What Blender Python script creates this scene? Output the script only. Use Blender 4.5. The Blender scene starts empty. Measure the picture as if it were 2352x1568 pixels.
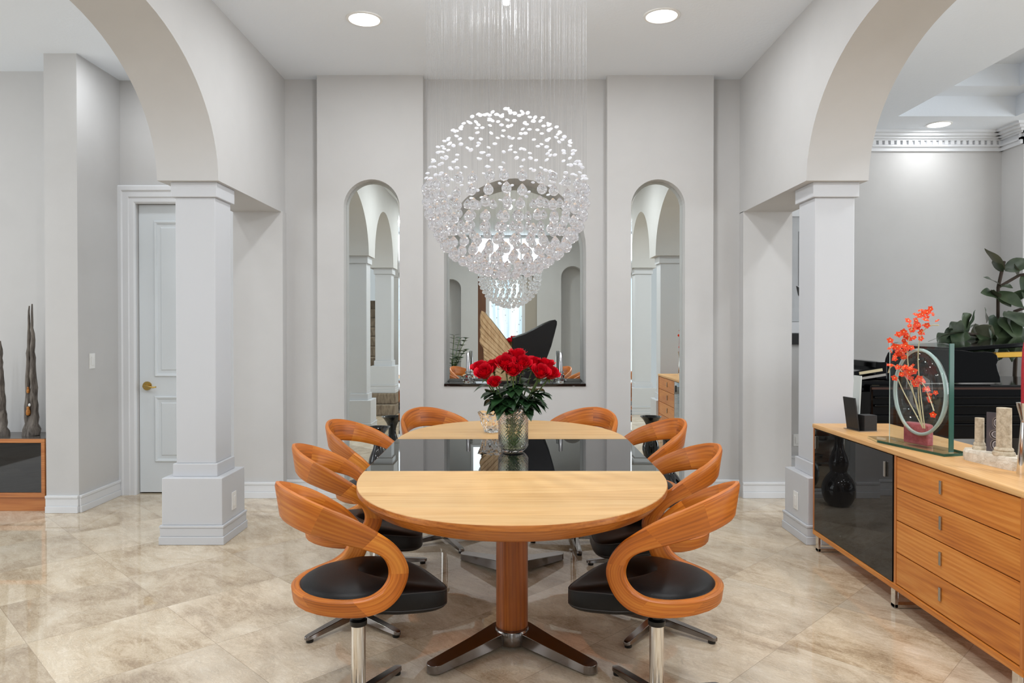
import bpy, bmesh, math, random
from mathutils import Vector, Matrix, Euler
PI = math.pi
sc = bpy.context.scene
COL = sc.collection
R = random.Random(7)

# ------------------------------------------------------------------ materials
def lin(c):
    return tuple(((v/255)/12.92 if v/255 <= .04045 else ((v/255+.055)/1.055)**2.4) for v in c)

def mat(name, col, rough=.5, metal=0.0, spec=.5, trans=0.0, ior=1.5, emit=None, estr=0, coat=0.0, srgb=True):
    m = bpy.data.materials.new(name); m.use_nodes = True
    b = m.node_tree.nodes['Principled BSDF']
    c = lin(col) if srgb else col
    b.inputs['Base Color'].default_value = (*c, 1)
    b.inputs['Roughness'].default_value = rough
    b.inputs['Metallic'].default_value = metal
    b.inputs['IOR'].default_value = ior
    b.inputs['Specular IOR Level'].default_value = spec
    b.inputs['Transmission Weight'].default_value = trans
    b.inputs['Coat Weight'].default_value = coat
    if emit:
        b.inputs['Emission Color'].default_value = (*lin(emit), 1)
        b.inputs['Emission Strength'].default_value = estr
    return m

class NG:
    """small wrapper for building node graphs"""
    def __init__(s, m):
        s.t = m.node_tree; s.b = s.t.nodes['Principled BSDF']
    def n(s, typ, **kw):
        nd = s.t.nodes.new(typ)
        for k, v in kw.items(): setattr(nd, k, v)
        return nd
    def l(s, a, b): s.t.links.new(a, b)
    def math(s, op, a, b=None):
        nd = s.n('ShaderNodeMath', operation=op)
        for i, v in enumerate((a, b)):
            if v is None: continue
            if isinstance(v, (int, float)): nd.inputs[i].default_value = v
            else: s.l(v, nd.inputs[i])
        return nd.outputs[0]
    def mapping(s, src, scale=(1,1,1), rot=(0,0,0), loc=(0,0,0)):
        nd = s.n('ShaderNodeMapping')
        nd.inputs['Scale'].default_value = scale; nd.inputs['Rotation'].default_value = rot; nd.inputs['Location'].default_value = loc
        s.l(src, nd.inputs['Vector']); return nd.outputs[0]
    def noise(s, vec, scale=1, detail=4, rough=.5, dist=0):
        nd = s.n('ShaderNodeTexNoise')
        nd.inputs['Scale'].default_value = scale; nd.inputs['Detail'].default_value = detail
        nd.inputs['Roughness'].default_value = rough; nd.inputs['Distortion'].default_value = dist
        s.l(vec, nd.inputs['Vector']); return nd
    def ramp(s, fac, stops):
        nd = s.n('ShaderNodeValToRGB'); e = nd.color_ramp.elements
        while len(e) < len(stops): e.new(.5)
        for i, (p, c) in enumerate(stops):
            e[i].position = p; e[i].color = (*lin(c), 1)
        s.l(fac, nd.inputs[0]); return nd.outputs[0]
    def mix(s, fac, a, b, mode='MIX'):
        nd = s.n('ShaderNodeMix', data_type='RGBA', blend_type=mode)
        for sock, v in ((nd.inputs[0], fac), (nd.inputs[6], a), (nd.inputs[7], b)):
            if isinstance(v, (int, float)): sock.default_value = v
            elif isinstance(v, tuple): sock.default_value = (*v, 1)
            else: s.l(v, sock)
        return nd.outputs[2]
    def bump(s, h, strength=.1, dist=.01):
        nd = s.n('ShaderNodeBump'); nd.inputs['Strength'].default_value = strength; nd.inputs['Distance'].default_value = dist
        s.l(h, nd.inputs['Height']); s.l(nd.outputs[0], s.b.inputs['Normal'])

def wood(name, cols, axis, rough=.32, ring=.10, uv=False, blocks=None, fine=1.0, planks=None, coat=.15):
    """cols dark->light; axis = grain axis 0/1/2 ; blocks = block length along u for glued-up staves"""
    m = mat(name, cols[1], rough, coat=coat); g = NG(m)
    tc = g.n('ShaderNodeTexCoord')
    src = tc.outputs['UV'] if uv else tc.outputs['Object']
    sep = g.n('ShaderNodeSeparateXYZ'); g.l(src, sep.inputs[0])
    off = None
    if blocks:
        cell = g.math('FLOOR', g.math('DIVIDE', sep.outputs[0], blocks))
        wn = g.n('ShaderNodeTexWhiteNoise', noise_dimensions='1D'); g.l(cell, wn.inputs['W']); off = wn
    elif planks:
        cell = g.math('FLOOR', g.math('DIVIDE', sep.outputs[planks[0]], planks[1]))
        if len(planks) > 2:
            pass
        wn = g.n('ShaderNodeTexWhiteNoise', noise_dimensions='1D'); g.l(cell, wn.inputs['W']); off = wn
    else:
        oi = g.n('ShaderNodeObjectInfo')
        wn = g.n('ShaderNodeTexWhiteNoise', noise_dimensions='1D'); g.l(oi.outputs['Random'], wn.inputs['W']); off = wn
    add = g.n('ShaderNodeVectorMath', operation='MULTIPLY_ADD')
    g.l(off.outputs['Color'], add.inputs[0]); add.inputs[1].default_value = (3.1, 2.3, 1.7); g.l(src, add.inputs[2])
    v = add.outputs[0]
    sc1 = [9*fine]*3; sc1[axis] = 1.2*fine
    sc2 = [130*fine]*3; sc2[axis] = 4*fine
    n1 = g.noise(g.mapping(v, sc1), 1, 4, .55, .6)
    n2 = g.noise(g.mapping(v, sc2), 1, 3, .6)
    # growth rings: sine of a warped distance gives cathedral lines
    w = g.n('ShaderNodeTexWave', wave_type='RINGS', rings_direction='SPHERICAL', wave_profile='SIN')
    sw = [9*fine]*3; sw[axis] = 1.0*fine
    w.inputs['Scale'].default_value = 2.6; w.inputs['Distortion'].default_value = 7.0; w.inputs['Detail'].default_value = 2
    w.inputs['Detail Scale'].default_value = .55
    g.l(g.mapping(v, sw), w.inputs['Vector'])
    f = g.math('ADD', g.math('MULTIPLY', n1.outputs['Fac'], .66-ring), g.math('ADD', g.math('MULTIPLY', n2.outputs['Fac'], .34), g.math('MULTIPLY', w.outputs['Fac'], ring)))
    c = g.ramp(f, [(.30, cols[0]), (.5, cols[1]), (.70, cols[2])])
    hsv = g.n('ShaderNodeHueSaturation')
    g.l(c, hsv.inputs['Color'])
    g.l(g.math('ADD', g.math('MULTIPLY', off.outputs['Value'], .36 if (blocks) else .14), .80 if blocks else .93), hsv.inputs['Value'])
    col = hsv.outputs[0]
    if planks and len(planks) > 2:
        col = g.mix(g.math('LESS_THAN', g.math('FRACT', g.math('DIVIDE', sep.outputs[planks[0]], planks[1])), .012), col, lin(cols[0]))
    g.l(col, g.b.inputs['Base Color'])
    g.bump(n2.outputs['Fac'], .03, .002)
    return m

def noisy(name, c1, c2, scale=8, rough=.5, bump=0, detail=5, stretch=(1,1,1), **kw):
    m = mat(name, c1, rough, **kw); g = NG(m); tc = g.n('ShaderNodeTexCoord')
    v = g.mapping(tc.outputs['Object'], stretch)
    n = g.noise(v, scale, detail, .6, .3)
    g.l(g.ramp(n.outputs['Fac'], [(.35, c1), (.65, c2)]), g.b.inputs['Base Color'])
    if bump: g.bump(n.outputs['Fac'], bump, .01)
    return m

M = {}
M['wall'] = noisy('wall_paint', (204,203,202), (201,200,199), 3, .75)
M['trim'] = mat('trim_paint', (228,230,233), .4)
M['pillar'] = mat('pillar_paint', (207,209,213), .55)
M['door'] = mat('door_paint', (222,228,232), .45)
M['ceiling'] = mat('ceiling_paint', (238,244,251), .9)
g = NG(M['ceiling']); tc = g.n('ShaderNodeTexCoord')
g.bump(g.noise(tc.outputs['Object'], 38, 4, .6).outputs['Fac'], .25, .006)
M['mirror'] = mat('mirror_silver', (231,236,233), 0.0, 1.0)
M['bevel'] = mat('mirror_bevel', (240,244,243), 0.03, 1.0)
M['chrome'] = mat('polished_chrome', (228,226,222), .09, 1.0)
M['steel'] = mat('brushed_steel', (176,172,166), .26, 1.0)
M['darksteel'] = mat('polished_base_metal', (140,134,130), .14, 1.0)
M['brass'] = mat('brass', (200,168,96), .2, 1.0)
M['black'] = mat('black_plastic', (18,18,18), .4)
M['blackgloss'] = mat('black_lacquer', (5,5,6), .07, spec=.16)
M['blackglass'] = mat('black_glass', (22,21,21), .015, spec=.5)
M['tableglass'] = mat('smoked_table_glass', (20,20,21), .008, spec=.5)
M['blackstone'] = mat('black_granite', (16,16,17), .03)
M['ceramic'] = mat('black_glazed_ceramic', (10,10,11), .06, coat=.5)
M['leather'] = noisy('black_leather', (12,11,12), (9,8,9), 260, .40, .10, spec=.26)
M['stitch'] = mat('leather_stitch', (46,45,46), .6)
M['glass'] = mat('clear_glass', (255,255,255), 0.0, trans=1.0, ior=1.46)
M['greenglass'] = mat('green_edge_glass', (206,228,220), 0.0, trans=1.0, ior=1.46)
M['glassedge'] = mat('glass_edge', (52,104,90), .1, trans=.25, ior=1.46)
M['lamp'] = mat('lamp_lens', (255,255,255), .5, emit=(255,252,245), estr=7)
M['white'] = mat('white_plastic', (240,240,238), .35)
M['frame_dark'] = mat('slate_black', (24,23,23), .5)
M['water'] = mat('vase_water', (226,236,214), 0.0, trans=1.0, ior=1.33)
M['silver'] = mat('silvered_wax', (190,190,192), .16, 1.0)

def crystal_mat():
    m = bpy.data.materials.new('cut_crystal'); m.use_nodes = True
    t = m.node_tree; t.nodes.clear()
    out = t.nodes.new('ShaderNodeOutputMaterial')
    gl = t.nodes.new('ShaderNodeBsdfGlass'); gl.inputs['IOR'].default_value = 1.5; gl.inputs['Roughness'].default_value = 0
    gl.inputs['Color'].default_value = (.99,.99,1,1)
    tr = t.nodes.new('ShaderNodeBsdfTranslucent'); tr.inputs['Color'].default_value = (.95,.96,1,1)
    df = t.nodes.new('ShaderNodeBsdfDiffuse'); df.inputs['Color'].default_value = (.96,.97,1,1)
    a = t.nodes.new('ShaderNodeMixShader'); a.inputs[0].default_value = .5
    b = t.nodes.new('ShaderNodeMixShader'); b.inputs[0].default_value = .12  # white diffuse share brightens the glass as lamps would
    t.links.new(df.outputs[0], a.inputs[1]); t.links.new(tr.outputs[0], a.inputs[2])
    t.links.new(gl.outputs[0], b.inputs[1]); t.links.new(a.outputs[0], b.inputs[2]); t.links.new(b.outputs[0], out.inputs[0])
    return m, b
M['crystal'], _ = crystal_mat()
M['bead'], bb = crystal_mat(); bb.inputs[0].default_value = .85; M['bead'].name = 'lit_crystal_bead'  # mostly white diffuse: lamplight on the beads put into the colour
M['wire'] = mat('fine_steel_wire', (120,120,122), .5)

M['cherry'] = wood('cherry_frame', [(136,66,12),(194,106,28),(220,144,54)], 0, .38, ring=.08, uv=True, blocks=.19, coat=0)
M['cherry_edge'] = wood('table_edge_cherry', [(154,84,26),(190,114,44),(210,142,66)], 0, .36, coat=.05)
M['column'] = wood('column_cherry', [(124,60,16),(166,88,28),(188,112,44)], 2, .36, coat=.05)
M['tabletop'] = wood('beech_tabletop', [(198,150,92),(214,171,114),(222,185,130)], 0, .42, planks=(1,.105), coat=0)
M['sidetop'] = wood('sideboard_top_wood', [(200,146,88),(218,168,108),(230,186,128)], 1, .4, coat=0)
M['sidewood'] = wood('sideboard_cherry', [(174,94,30),(206,126,48),(224,154,76)], 1, .38, coat=0)
M['sidewood_v'] = wood('sideboard_cherry_upright', [(156,86,34),(188,114,52),(206,138,74)], 2, .38, coat=0)
M['console'] = wood('console_cherry', [(150,80,34),(184,112,56),(204,136,76)], 0, .35)
M['wing'] = noisy('carved_pale_wood', (196,168,128), (170,138,98), 14, .65, .5, stretch=(3,3,.6))
M['drift'] = noisy('dark_driftwood', (62,54,48), (128,120,112), 9, .7, .9, stretch=(5,5,.8))
M['amber'] = noisy('amber_wood', (196,130,50), (150,88,26), 60, .5, .4)
M['stone'] = noisy('limestone', (206,192,168), (170,154,130), 55, .85, .5)
M['roughstone'] = noisy('rough_travertine', (224,214,198), (196,184,166), 30, .9, 1.0)
M['pink'] = noisy('pink_cast_glass', (186,90,98), (160,66,76), 40, .35, .3)
M['carpet'] = noisy('stair_carpet', (150,136,118), (112,98,84), 30, .95, .5, stretch=(1,1,.25))
M['rose'] = noisy('red_rose_petal', (220,2,34), (184,0,24), 20, .55, spec=.2)
M['roseleaf'] = noisy('rose_leaf', (42,76,40), (26,52,28), 25, .38)
M['stem'] = mat('rose_stem', (84,110,52), .5)
M['figleaf'] = noisy('fig_leaf', (52,72,50), (34,50,38), 9, .35)
g = NG(M['figleaf']); ge_ = g.n('ShaderNodeNewGeometry'); tc = g.n('ShaderNodeTexCoord')
nz_ = g.noise(tc.outputs['Object'], 6, 3, .5)
g.l(g.mix(ge_.outputs['Backfacing'], g.ramp(nz_.outputs['Fac'], [(.3,(40,58,42)),(.7,(80,94,66))]), lin((112,114,94))), g.b.inputs['Base Color'])
M['figback'] = mat('fig_bark', (62,50,40), .8)
M['orchid'] = noisy('orange_blossom', (244,84,18), (226,48,14), 30, .5)
M['orchidstem'] = mat('pale_stem', (196,186,150), .6)
M['candle'] = noisy('red_candle', (176,20,38), (140,12,28), 180, .4, .2)
M['pot'] = mat('plant_pot', (70,66,62), .5)
M['ivory'] = mat('piano_key_edge', (196,184,150), .3)
M['gold'] = mat('piano_gold_frame', (180,140,60), .3, .9)
M['photo'] = mat('art_print_grey', (196,198,200), .4)
M['rearwood'] = wood('entry_door_wood', [(70,40,20),(104,62,34),(126,80,46)], 2, .4)

def thin_glass(name, tint, refl=1.0):
    """a pane: tinted see-through plus mirror reflection by Fresnel (light passes as through a real pane)"""
    m = bpy.data.materials.new(name); m.use_nodes = True
    t = m.node_tree; t.nodes.clear()
    out = t.nodes.new('ShaderNodeOutputMaterial'); tr = t.nodes.new('ShaderNodeBsdfTransparent'); tr.inputs[0].default_value = (*tint,1)
    gl = t.nodes.new('ShaderNodeBsdfGlossy'); gl.inputs['Roughness'].default_value = 0
    ge = t.nodes.new('ShaderNodeNewGeometry'); dt = t.nodes.new('ShaderNodeVectorMath'); dt.operation = 'DOT_PRODUCT'
    t.links.new(ge.outputs['Normal'], dt.inputs[0]); t.links.new(ge.outputs['Incoming'], dt.inputs[1])
    def mt_(op, a, b=0.0):
        nd = t.nodes.new('ShaderNodeMath'); nd.operation = op
        for i, v in enumerate((a, b)):
            if isinstance(v, (int, float)): nd.inputs[i].default_value = v
            else: t.links.new(v, nd.inputs[i])
        return nd.outputs[0]
    schlick = mt_('ADD', mt_('MULTIPLY', mt_('POWER', mt_('SUBTRACT', 1.0, mt_('ABSOLUTE', dt.outputs['Value'])), 5.0), .95), .04)
    mul = t.nodes.new('ShaderNodeMath'); mul.operation = 'MULTIPLY'; mul.inputs[1].default_value = refl; t.links.new(schlick, mul.inputs[0])
    mx = t.nodes.new('ShaderNodeMixShader'); t.links.new(mul.outputs[0], mx.inputs[0]); t.links.new(tr.outputs[0], mx.inputs[1]); t.links.new(gl.outputs[0], mx.inputs[2])
    t.links.new(mx.outputs[0], out.inputs[0]); return m
M['pane'] = thin_glass('clear_pane', (.93,.965,.95))
M['bowlpane'] = thin_glass('oval_bowl_glass', (.95,.97,.95), 1.3)

def floor_mat():
    m = mat('travertine_tiles', (214,200,178), .025, spec=.6); g = NG(m)
    tc = g.n('ShaderNodeTexCoord')
    T = .58
    rot = g.mapping(tc.outputs['Object'], (1/T,1/T,1), (0,0,PI/4), (0,0,0))
    # grid anchored on a measured tile corner
    mv = g.n('ShaderNodeVectorMath', operation='SUBTRACT'); g.l(rot, mv.inputs[0])
    cx, cy = -1.692, 3.505
    mv.inputs[1].default_value = ((cx*math.cos(PI/4)-cy*math.sin(PI/4))/T, (cx*math.sin(PI/4)+cy*math.cos(PI/4))/T, 0)
    p = mv.outputs[0]
    fl = g.n('ShaderNodeVectorMath', operation='FLOOR'); g.l(p, fl.inputs[0])
    fr = g.n('ShaderNodeVectorMath', operation='FRACTION'); g.l(p, fr.inputs[0])
    wn = g.n('ShaderNodeTexWhiteNoise', noise_dimensions='2D'); g.l(fl.outputs[0], wn.inputs['Vector'])
    off = g.n('ShaderNodeVectorMath', operation='MULTIPLY_ADD')
    g.l(wn.outputs['Color'], off.inputs[0]); off.inputs[1].default_value = (9,7,5); g.l(p, off.inputs[2])
    v = off.outputs[0]
    big = g.noise(g.mapping(v, (1,1.5,1), (0,0,.5)), .9, 5, .5, 1.2)
    vein = g.noise(g.mapping(v, (1.0,2.0,1), (0,0,.4)), 1.5, 9, .68, 2.2)
    swirl = g.noise(g.mapping(v, (1.2,3.2,1), (0,0,.3)), 3.2, 8, .72, 3.0)
    fine = g.noise(g.mapping(v, (22,34,1), (0,0,.2)), 2.5, 5, .75, .3)
    f = g.math('ADD', g.math('MULTIPLY', big.outputs['Fac'], .38), g.math('ADD', g.math('MULTIPLY', vein.outputs['Fac'], .22), g.math('ADD', g.math('MULTIPLY', swirl.outputs['Fac'], .22), g.math('MULTIPLY', fine.outputs['Fac'], .18))))
    c = g.ramp(f, [(.38,(150,126,98)), (.445,(190,168,138)), (.50,(213,194,166)), (.555,(226,210,184)), (.64,(240,229,211))])
    # thin dark veins along the bedding, only in parts of some tiles
    d = g.math('ABSOLUTE', g.math('SUBTRACT', swirl.outputs['Fac'], .5))
    cr = g.math('MULTIPLY', g.math('LESS_THAN', d, .007), g.math('GREATER_THAN', big.outputs['Fac'], .52))
    d2 = g.math('ABSOLUTE', g.math('SUBTRACT', vein.outputs['Fac'], .46))
    cr2 = g.math('MULTIPLY', g.math('LESS_THAN', d2, .012), g.math('GREATER_THAN', swirl.outputs['Fac'], .52))
    c = g.mix(g.math('MULTIPLY', cr, .30), c, lin((120,100,82)))
    c = g.mix(g.math('MULTIPLY', cr2, .28), c, lin((128,112,96)))
    # some tiles greyer, some more golden
    sepc = g.n('ShaderNodeSeparateColor'); g.l(wn.outputs['Color'], sepc.inputs[0])
    c = g.mix(g.math('MULTIPLY', sepc.outputs[1], .24), c, lin((208,200,190)))
    hsv = g.n('ShaderNodeHueSaturation'); g.l(c, hsv.inputs['Color'])
    g.l(g.math('ADD', g.math('MULTIPLY', wn.outputs['Value'], .22), .87), hsv.inputs['Value'])
    sx = g.n('ShaderNodeSeparateXYZ'); g.l(fr.outputs[0], sx.inputs[0])
    e = g.math('MAXIMUM', g.math('LESS_THAN', sx.outputs[0], .0045), g.math('LESS_THAN', sx.outputs[1], .0045))
    c = g.mix(g.math('MULTIPLY', e, .55), hsv.outputs[0], lin((150,132,110)))
    g.l(c, g.b.inputs['Base Color'])
    return m
M['floor'] = floor_mat()

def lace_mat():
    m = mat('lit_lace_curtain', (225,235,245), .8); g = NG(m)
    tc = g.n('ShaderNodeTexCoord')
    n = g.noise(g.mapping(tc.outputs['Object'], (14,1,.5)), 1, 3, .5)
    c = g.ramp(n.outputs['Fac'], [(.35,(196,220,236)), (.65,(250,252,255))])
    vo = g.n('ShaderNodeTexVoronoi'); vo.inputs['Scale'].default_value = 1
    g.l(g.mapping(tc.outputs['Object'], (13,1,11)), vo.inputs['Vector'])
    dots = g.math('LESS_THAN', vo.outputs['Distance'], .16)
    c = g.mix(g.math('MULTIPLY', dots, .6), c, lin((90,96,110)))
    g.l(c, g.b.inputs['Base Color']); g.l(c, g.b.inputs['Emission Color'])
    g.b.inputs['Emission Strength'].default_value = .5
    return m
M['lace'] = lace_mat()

def agate_mat():
    m = mat('agate_slice', (92,84,86), .25); g = NG(m)
    tc = g.n('ShaderNodeTexCoord')
    sp = g.n('ShaderNodeSeparateXYZ'); g.l(tc.outputs['Object'], sp.inputs[0])
    res = None
    n = g.noise(tc.outputs['Object'], 30, 3, .5)
    for (cy, cz, ry, rz) in ((0,.128,.011,.02), (0,.078,.02,.017), (0,.032,.017,.02)):
        a = g.math('POWER', g.math('DIVIDE', g.math('SUBTRACT', sp.outputs[1], cy), ry), 2.0)
        b = g.math('POWER', g.math('DIVIDE', g.math('SUBTRACT', sp.outputs[2], cz), rz), 2.0)
        d = g.math('SQRT', g.math('ADD', a, b))
        res = d if res is None else g.math('MINIMUM', res, d)
    d = g.math('ADD', res, g.math('MULTIPLY', g.math('SUBTRACT', n.outputs['Fac'], .5), .5))
    c = g.ramp(g.math('DIVIDE', d, 2.0), [(0,(120,112,112)), (.30,(96,88,90)), (.36,(214,206,208)), (.43,(50,42,44)), (.52,(52,44,46)), (.58,(150,138,132)), (.64,(88,80,82)), (1,(78,72,76))])
    g.l(c, g.b.inputs['Base Color'])
    return m
M['agate'] = agate_mat()

# ------------------------------------------------------------------ mesh building
class MB:
    def __init__(s): s.v = []; s.f = []; s.uv = {}; s.mi = {}
    def quad(s, *p):
        i = len(s.v); s.v += [tuple(q) for q in p]; s.f.append(tuple(range(i, i+len(p)))); return s
    def box(s, x0, x1, y0, y1, z0, z1, mtx=None):
        i = len(s.v)
        P = [(x,y,z) for z in (z0,z1) for y in (y0,y1) for x in (x0,x1)]
        if mtx: P = [tuple(mtx @ Vector(p)) for p in P]
        s.v += P
        for f in ((0,2,3,1),(4,5,7,6),(0,1,5,4),(2,6,7,3),(0,4,6,2),(1,3,7,5)): s.f.append(tuple(i+k for k in f))
        return s
    def rings(s, rings, closed_loop=False, cap0=True, cap1=True):
        i = len(s.v); n = len(rings[0]); m = len(rings)
        for r in rings: s.v += [tuple(p) for p in r]
        for a in range(m if closed_loop else m-1):
            b = (a+1) % m
            for k in range(n):
                s.f.append((i+a*n+k, i+a*n+(k+1)%n, i+b*n+(k+1)%n, i+b*n+k))
        if not closed_loop:
            if cap0: s.f.append(tuple(i+k for k in reversed(range(n))))
            if cap1: s.f.append(tuple(i+(m-1)*n+k for k in range(n)))
        return s
    def lathe(s, prof, n=32, c=(0,0,0), caps=(True,True)):
        rs = [[(c[0]+r*math.cos(2*PI*k/n), c[1]+r*math.sin(2*PI*k/n), c[2]+z) for k in range(n)] for r, z in prof]
        return s.rings(rs, cap0=caps[0], cap1=caps[1])
    def tube(s, pts, rad, n=8, caps=True):
        pts = [Vector(p) for p in pts]
        rad = rad if isinstance(rad, (list, tuple)) else [rad]*len(pts)
        up = Vector((0,0,1)); rs = []
        d0 = (pts[1]-pts[0]).normalized()
        a = d0.orthogonal().normalized()
        for i, p in enumerate(pts):
            d = (pts[min(i+1,len(pts)-1)]-pts[max(i-1,0)]).normalized()
            a = (a-d*a.dot(d)).normalized(); b = d.cross(a)
            rs.append([p+rad[i]*(math.cos(2*PI*k/n)*a+math.sin(2*PI*k/n)*b) for k in range(n)])
        return s.rings(rs, cap0=caps, cap1=caps)
    def prism(s, poly, z0, z1, axis=2):
        """poly list of 2D pts (ccw), extruded along axis"""
        def P(p, z):
            return (p[0],p[1],z) if axis == 2 else ((p[0],z,p[1]) if axis == 1 else (z,p[0],p[1]))
        return s.rings([[P(p,z0) for p in poly],[P(p,z1) for p in poly]])
    def sph(s, c, r, n=12, m=8, sz=1.0):
        prof = [(max(r*math.sin(PI*k/m), r*.02), -r*sz*math.cos(PI*k/m)) for k in range(m+1)]
        return s.lathe(prof, n, c)
    def build(s, name, material, parent=None, smooth=None, bevel=0, bseg=2, subsurf=0, mats=None, weld=False):
        me = bpy.data.meshes.new(name); me.from_pydata(s.v, [], s.f); me.update()
        bm = bmesh.new(); bm.from_mesh(me)
        if weld: bmesh.ops.remove_doubles(bm, verts=bm.verts, dist=1e-5)
        bmesh.ops.recalc_face_normals(bm, faces=bm.faces); bm.to_mesh(me); bm.free()
        for mm in (mats or [material]): me.materials.append(mm)
        if s.mi:
            for k, v in s.mi.items(): me.polygons[k].material_index = v
        o = bpy.data.objects.new(name, me); COL.objects.link(o)
        if parent: o.parent = parent
        if smooth is not None:
            me.polygons.foreach_set('use_smooth', [True]*len(me.polygons)); me.set_sharp_from_angle(angle=math.radians(smooth))
        if bevel:
            md = o.modifiers.new('bevel', 'BEVEL'); md.width = bevel; md.segments = bseg; md.limit_method = 'ANGLE'; md.angle_limit = math.radians(40)
            md.harden_normals = False
        if subsurf:
            md = o.modifiers.new('sub', 'SUBSURF'); md.levels = md.render_levels = subsurf
        return o

def tag(o, label=None, cat=None, group=None, kind=None):
    if label: o['label'] = label
    if cat: o['category'] = cat
    if group: o['group'] = group
    if kind: o['kind'] = kind
    return o
def thing(name, label, cat, loc=(0,0,0), rz=0, group=None):
    o = bpy.data.objects.new(name, None); COL.objects.link(o)
    o.location = loc; o.rotation_euler = (0,0,rz); o.empty_display_size = .1
    return tag(o, label, cat, group)
def dup(root, loc, rz, label, group=None):
    r = root.copy(); COL.objects.link(r); r.location = loc; r.rotation_euler = (0,0,rz)
    r['label'] = label
    if group: r['group'] = group
    for ch in list(root.children):
        c = ch.copy(); COL.objects.link(c); c.parent = r
        for gch in ch.children:
            d = gch.copy(); COL.objects.link(d); d.parent = c
    return r
def struct(o): o['kind'] = 'structure'; return o
def par(o, p): o.parent = p; return o

# ------------------------------------------------------------------ the room
H = 3.37            # ceiling
YB = 5.835          # back wall recess plane
YP = 5.737          # pier plane
# floor
struct(MB().box(-7.5,8.5,-4.2,8.2,-.1,0).build('floor', M['floor']))
# ceiling: flat over hall and left; coffered to the right
struct(MB().box(-7.5,2.03,-4.2,8.2,H,H+.6).build('ceiling', M['ceiling']))
cm = MB()
X0,X1,Y0,Y1 = 3.67,4.79,3.2,6.85
for (a,b,c,d) in ((2.03,X0,-4.2,8.2),(X1,8.5,-4.2,8.2),(X0,X1,-4.2,Y0),(X0,X1,Y1,8.2)): cm.box(a,b,c,d,H,H+.6)
i = .17
for (a,b,c,d) in ((X0,X0+i,Y0,Y1),(X1-i,X1,Y0,Y1),(X0+i,X1-i,Y0,Y0+i),(X0+i,X1-i,Y1-.29,Y1)): cm.box(a,b,c,d,H+.19,H+.6)
cm.box(X0+i,X1-i,Y0+i,Y1-.29,H+.39,H+.6)
struct(cm.build('ceiling_right', M['ceiling']))

def arch_pts(xl, xr, spring, rise, n=24):
    c = (xl+xr)/2; a = (xr-xl)/2
    return [(c-a*math.cos(PI*k/n), spring+rise*math.sin(PI*k/n)) for k in range(n+1)]

def niche_wall(mb, x0, x1, yf, yb, holes, z0=0, z1=H, y_solid=None):
    """wall facing -y between x0 and x1, front at yf, with arched recesses to yb. holes: (xl,xr,zb,spring,rise)"""
    xs = x0
    for (xl,xr,zb,sp,rise) in holes:
        mb.quad((xs,yf,z0),(xl,yf,z0),(xl,yf,z1),(xs,yf,z1))
        if zb > z0: mb.quad((xl,yf,z0),(xr,yf,z0),(xr,yf,zb),(xl,yf,zb)); mb.quad((xl,yf,zb),(xr,yf,zb),(xr,yb,zb),(xl,yb,zb))
        A = arch_pts(xl,xr,sp,rise)
        mb.quad((xl,yf,zb),(xl,yf,sp),(xl,yb,sp),(xl,yb,zb)); mb.quad((xr,yf,zb),(xr,yb,zb),(xr,yb,sp),(xr,yf,sp))
        for (p,q) in zip(A[:-1],A[1:]):
            mb.quad((p[0],yf,p[1]),(q[0],yf,q[1]),(q[0],yf,z1),(p[0],yf,z1))
            mb.quad((p[0],yf,p[1]),(p[0],yb,p[1]),(q[0],yb,q[1]),(q[0],yf,q[1]))
        xs = xr
    mb.quad((xs,yf,z0),(x1,yf,z0),(x1,yf,z1),(xs,yf,z1))
    return mb

# back wall with the arched centre niche
NX0, NX1, SILL, YM = -.5517, .601, .886, 6.05
bw = niche_wall(MB(), -2.225, 2.235, YB, YM+.05, [(NX0,NX1,SILL,1.996,.576)])
bw.box(-2.225,2.235,YM+.05,YM+.2,0,H)
bw.quad((-2.225,YB,0),(-2.225,YM+.1,0),(-2.225,YM+.1,H),(-2.225,YB,H)); bw.quad((2.235,YB,0),(2.235,YM+.1,0),(2.235,YM+.1,H),(2.235,YB,H))
struct(bw.build('wall_back', M['wall']))
PIERS = {'left': (-1.554,-.709,-1.342,-.897), 'right': (.758,1.606,.949,1.380)}
for nm, (a,b,ml,mr) in PIERS.items():
    pm = niche_wall(MB(), a, b, YP, YB-.003, [(ml,mr,.03,2.325,.2185)])
    pm.quad((a,YP,0),(a,YB,0),(a,YB,H),(a,YP,H)); pm.quad((b,YP,0),(b,YB,0),(b,YB,H),(b,YP,H))
    struct(pm.build('wall_pier_'+nm, M['wall']))
# end piers that carry the beams of the side arcades
struct(MB().box(-2.225,-1.83,YP,YB+.01,0,2.29).build('wall_stub_left', M['wall']))
struct(MB().box(1.845,2.235,YP,YB+.01,0,2.29).build('wall_stub_right', M['wall']))

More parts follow.
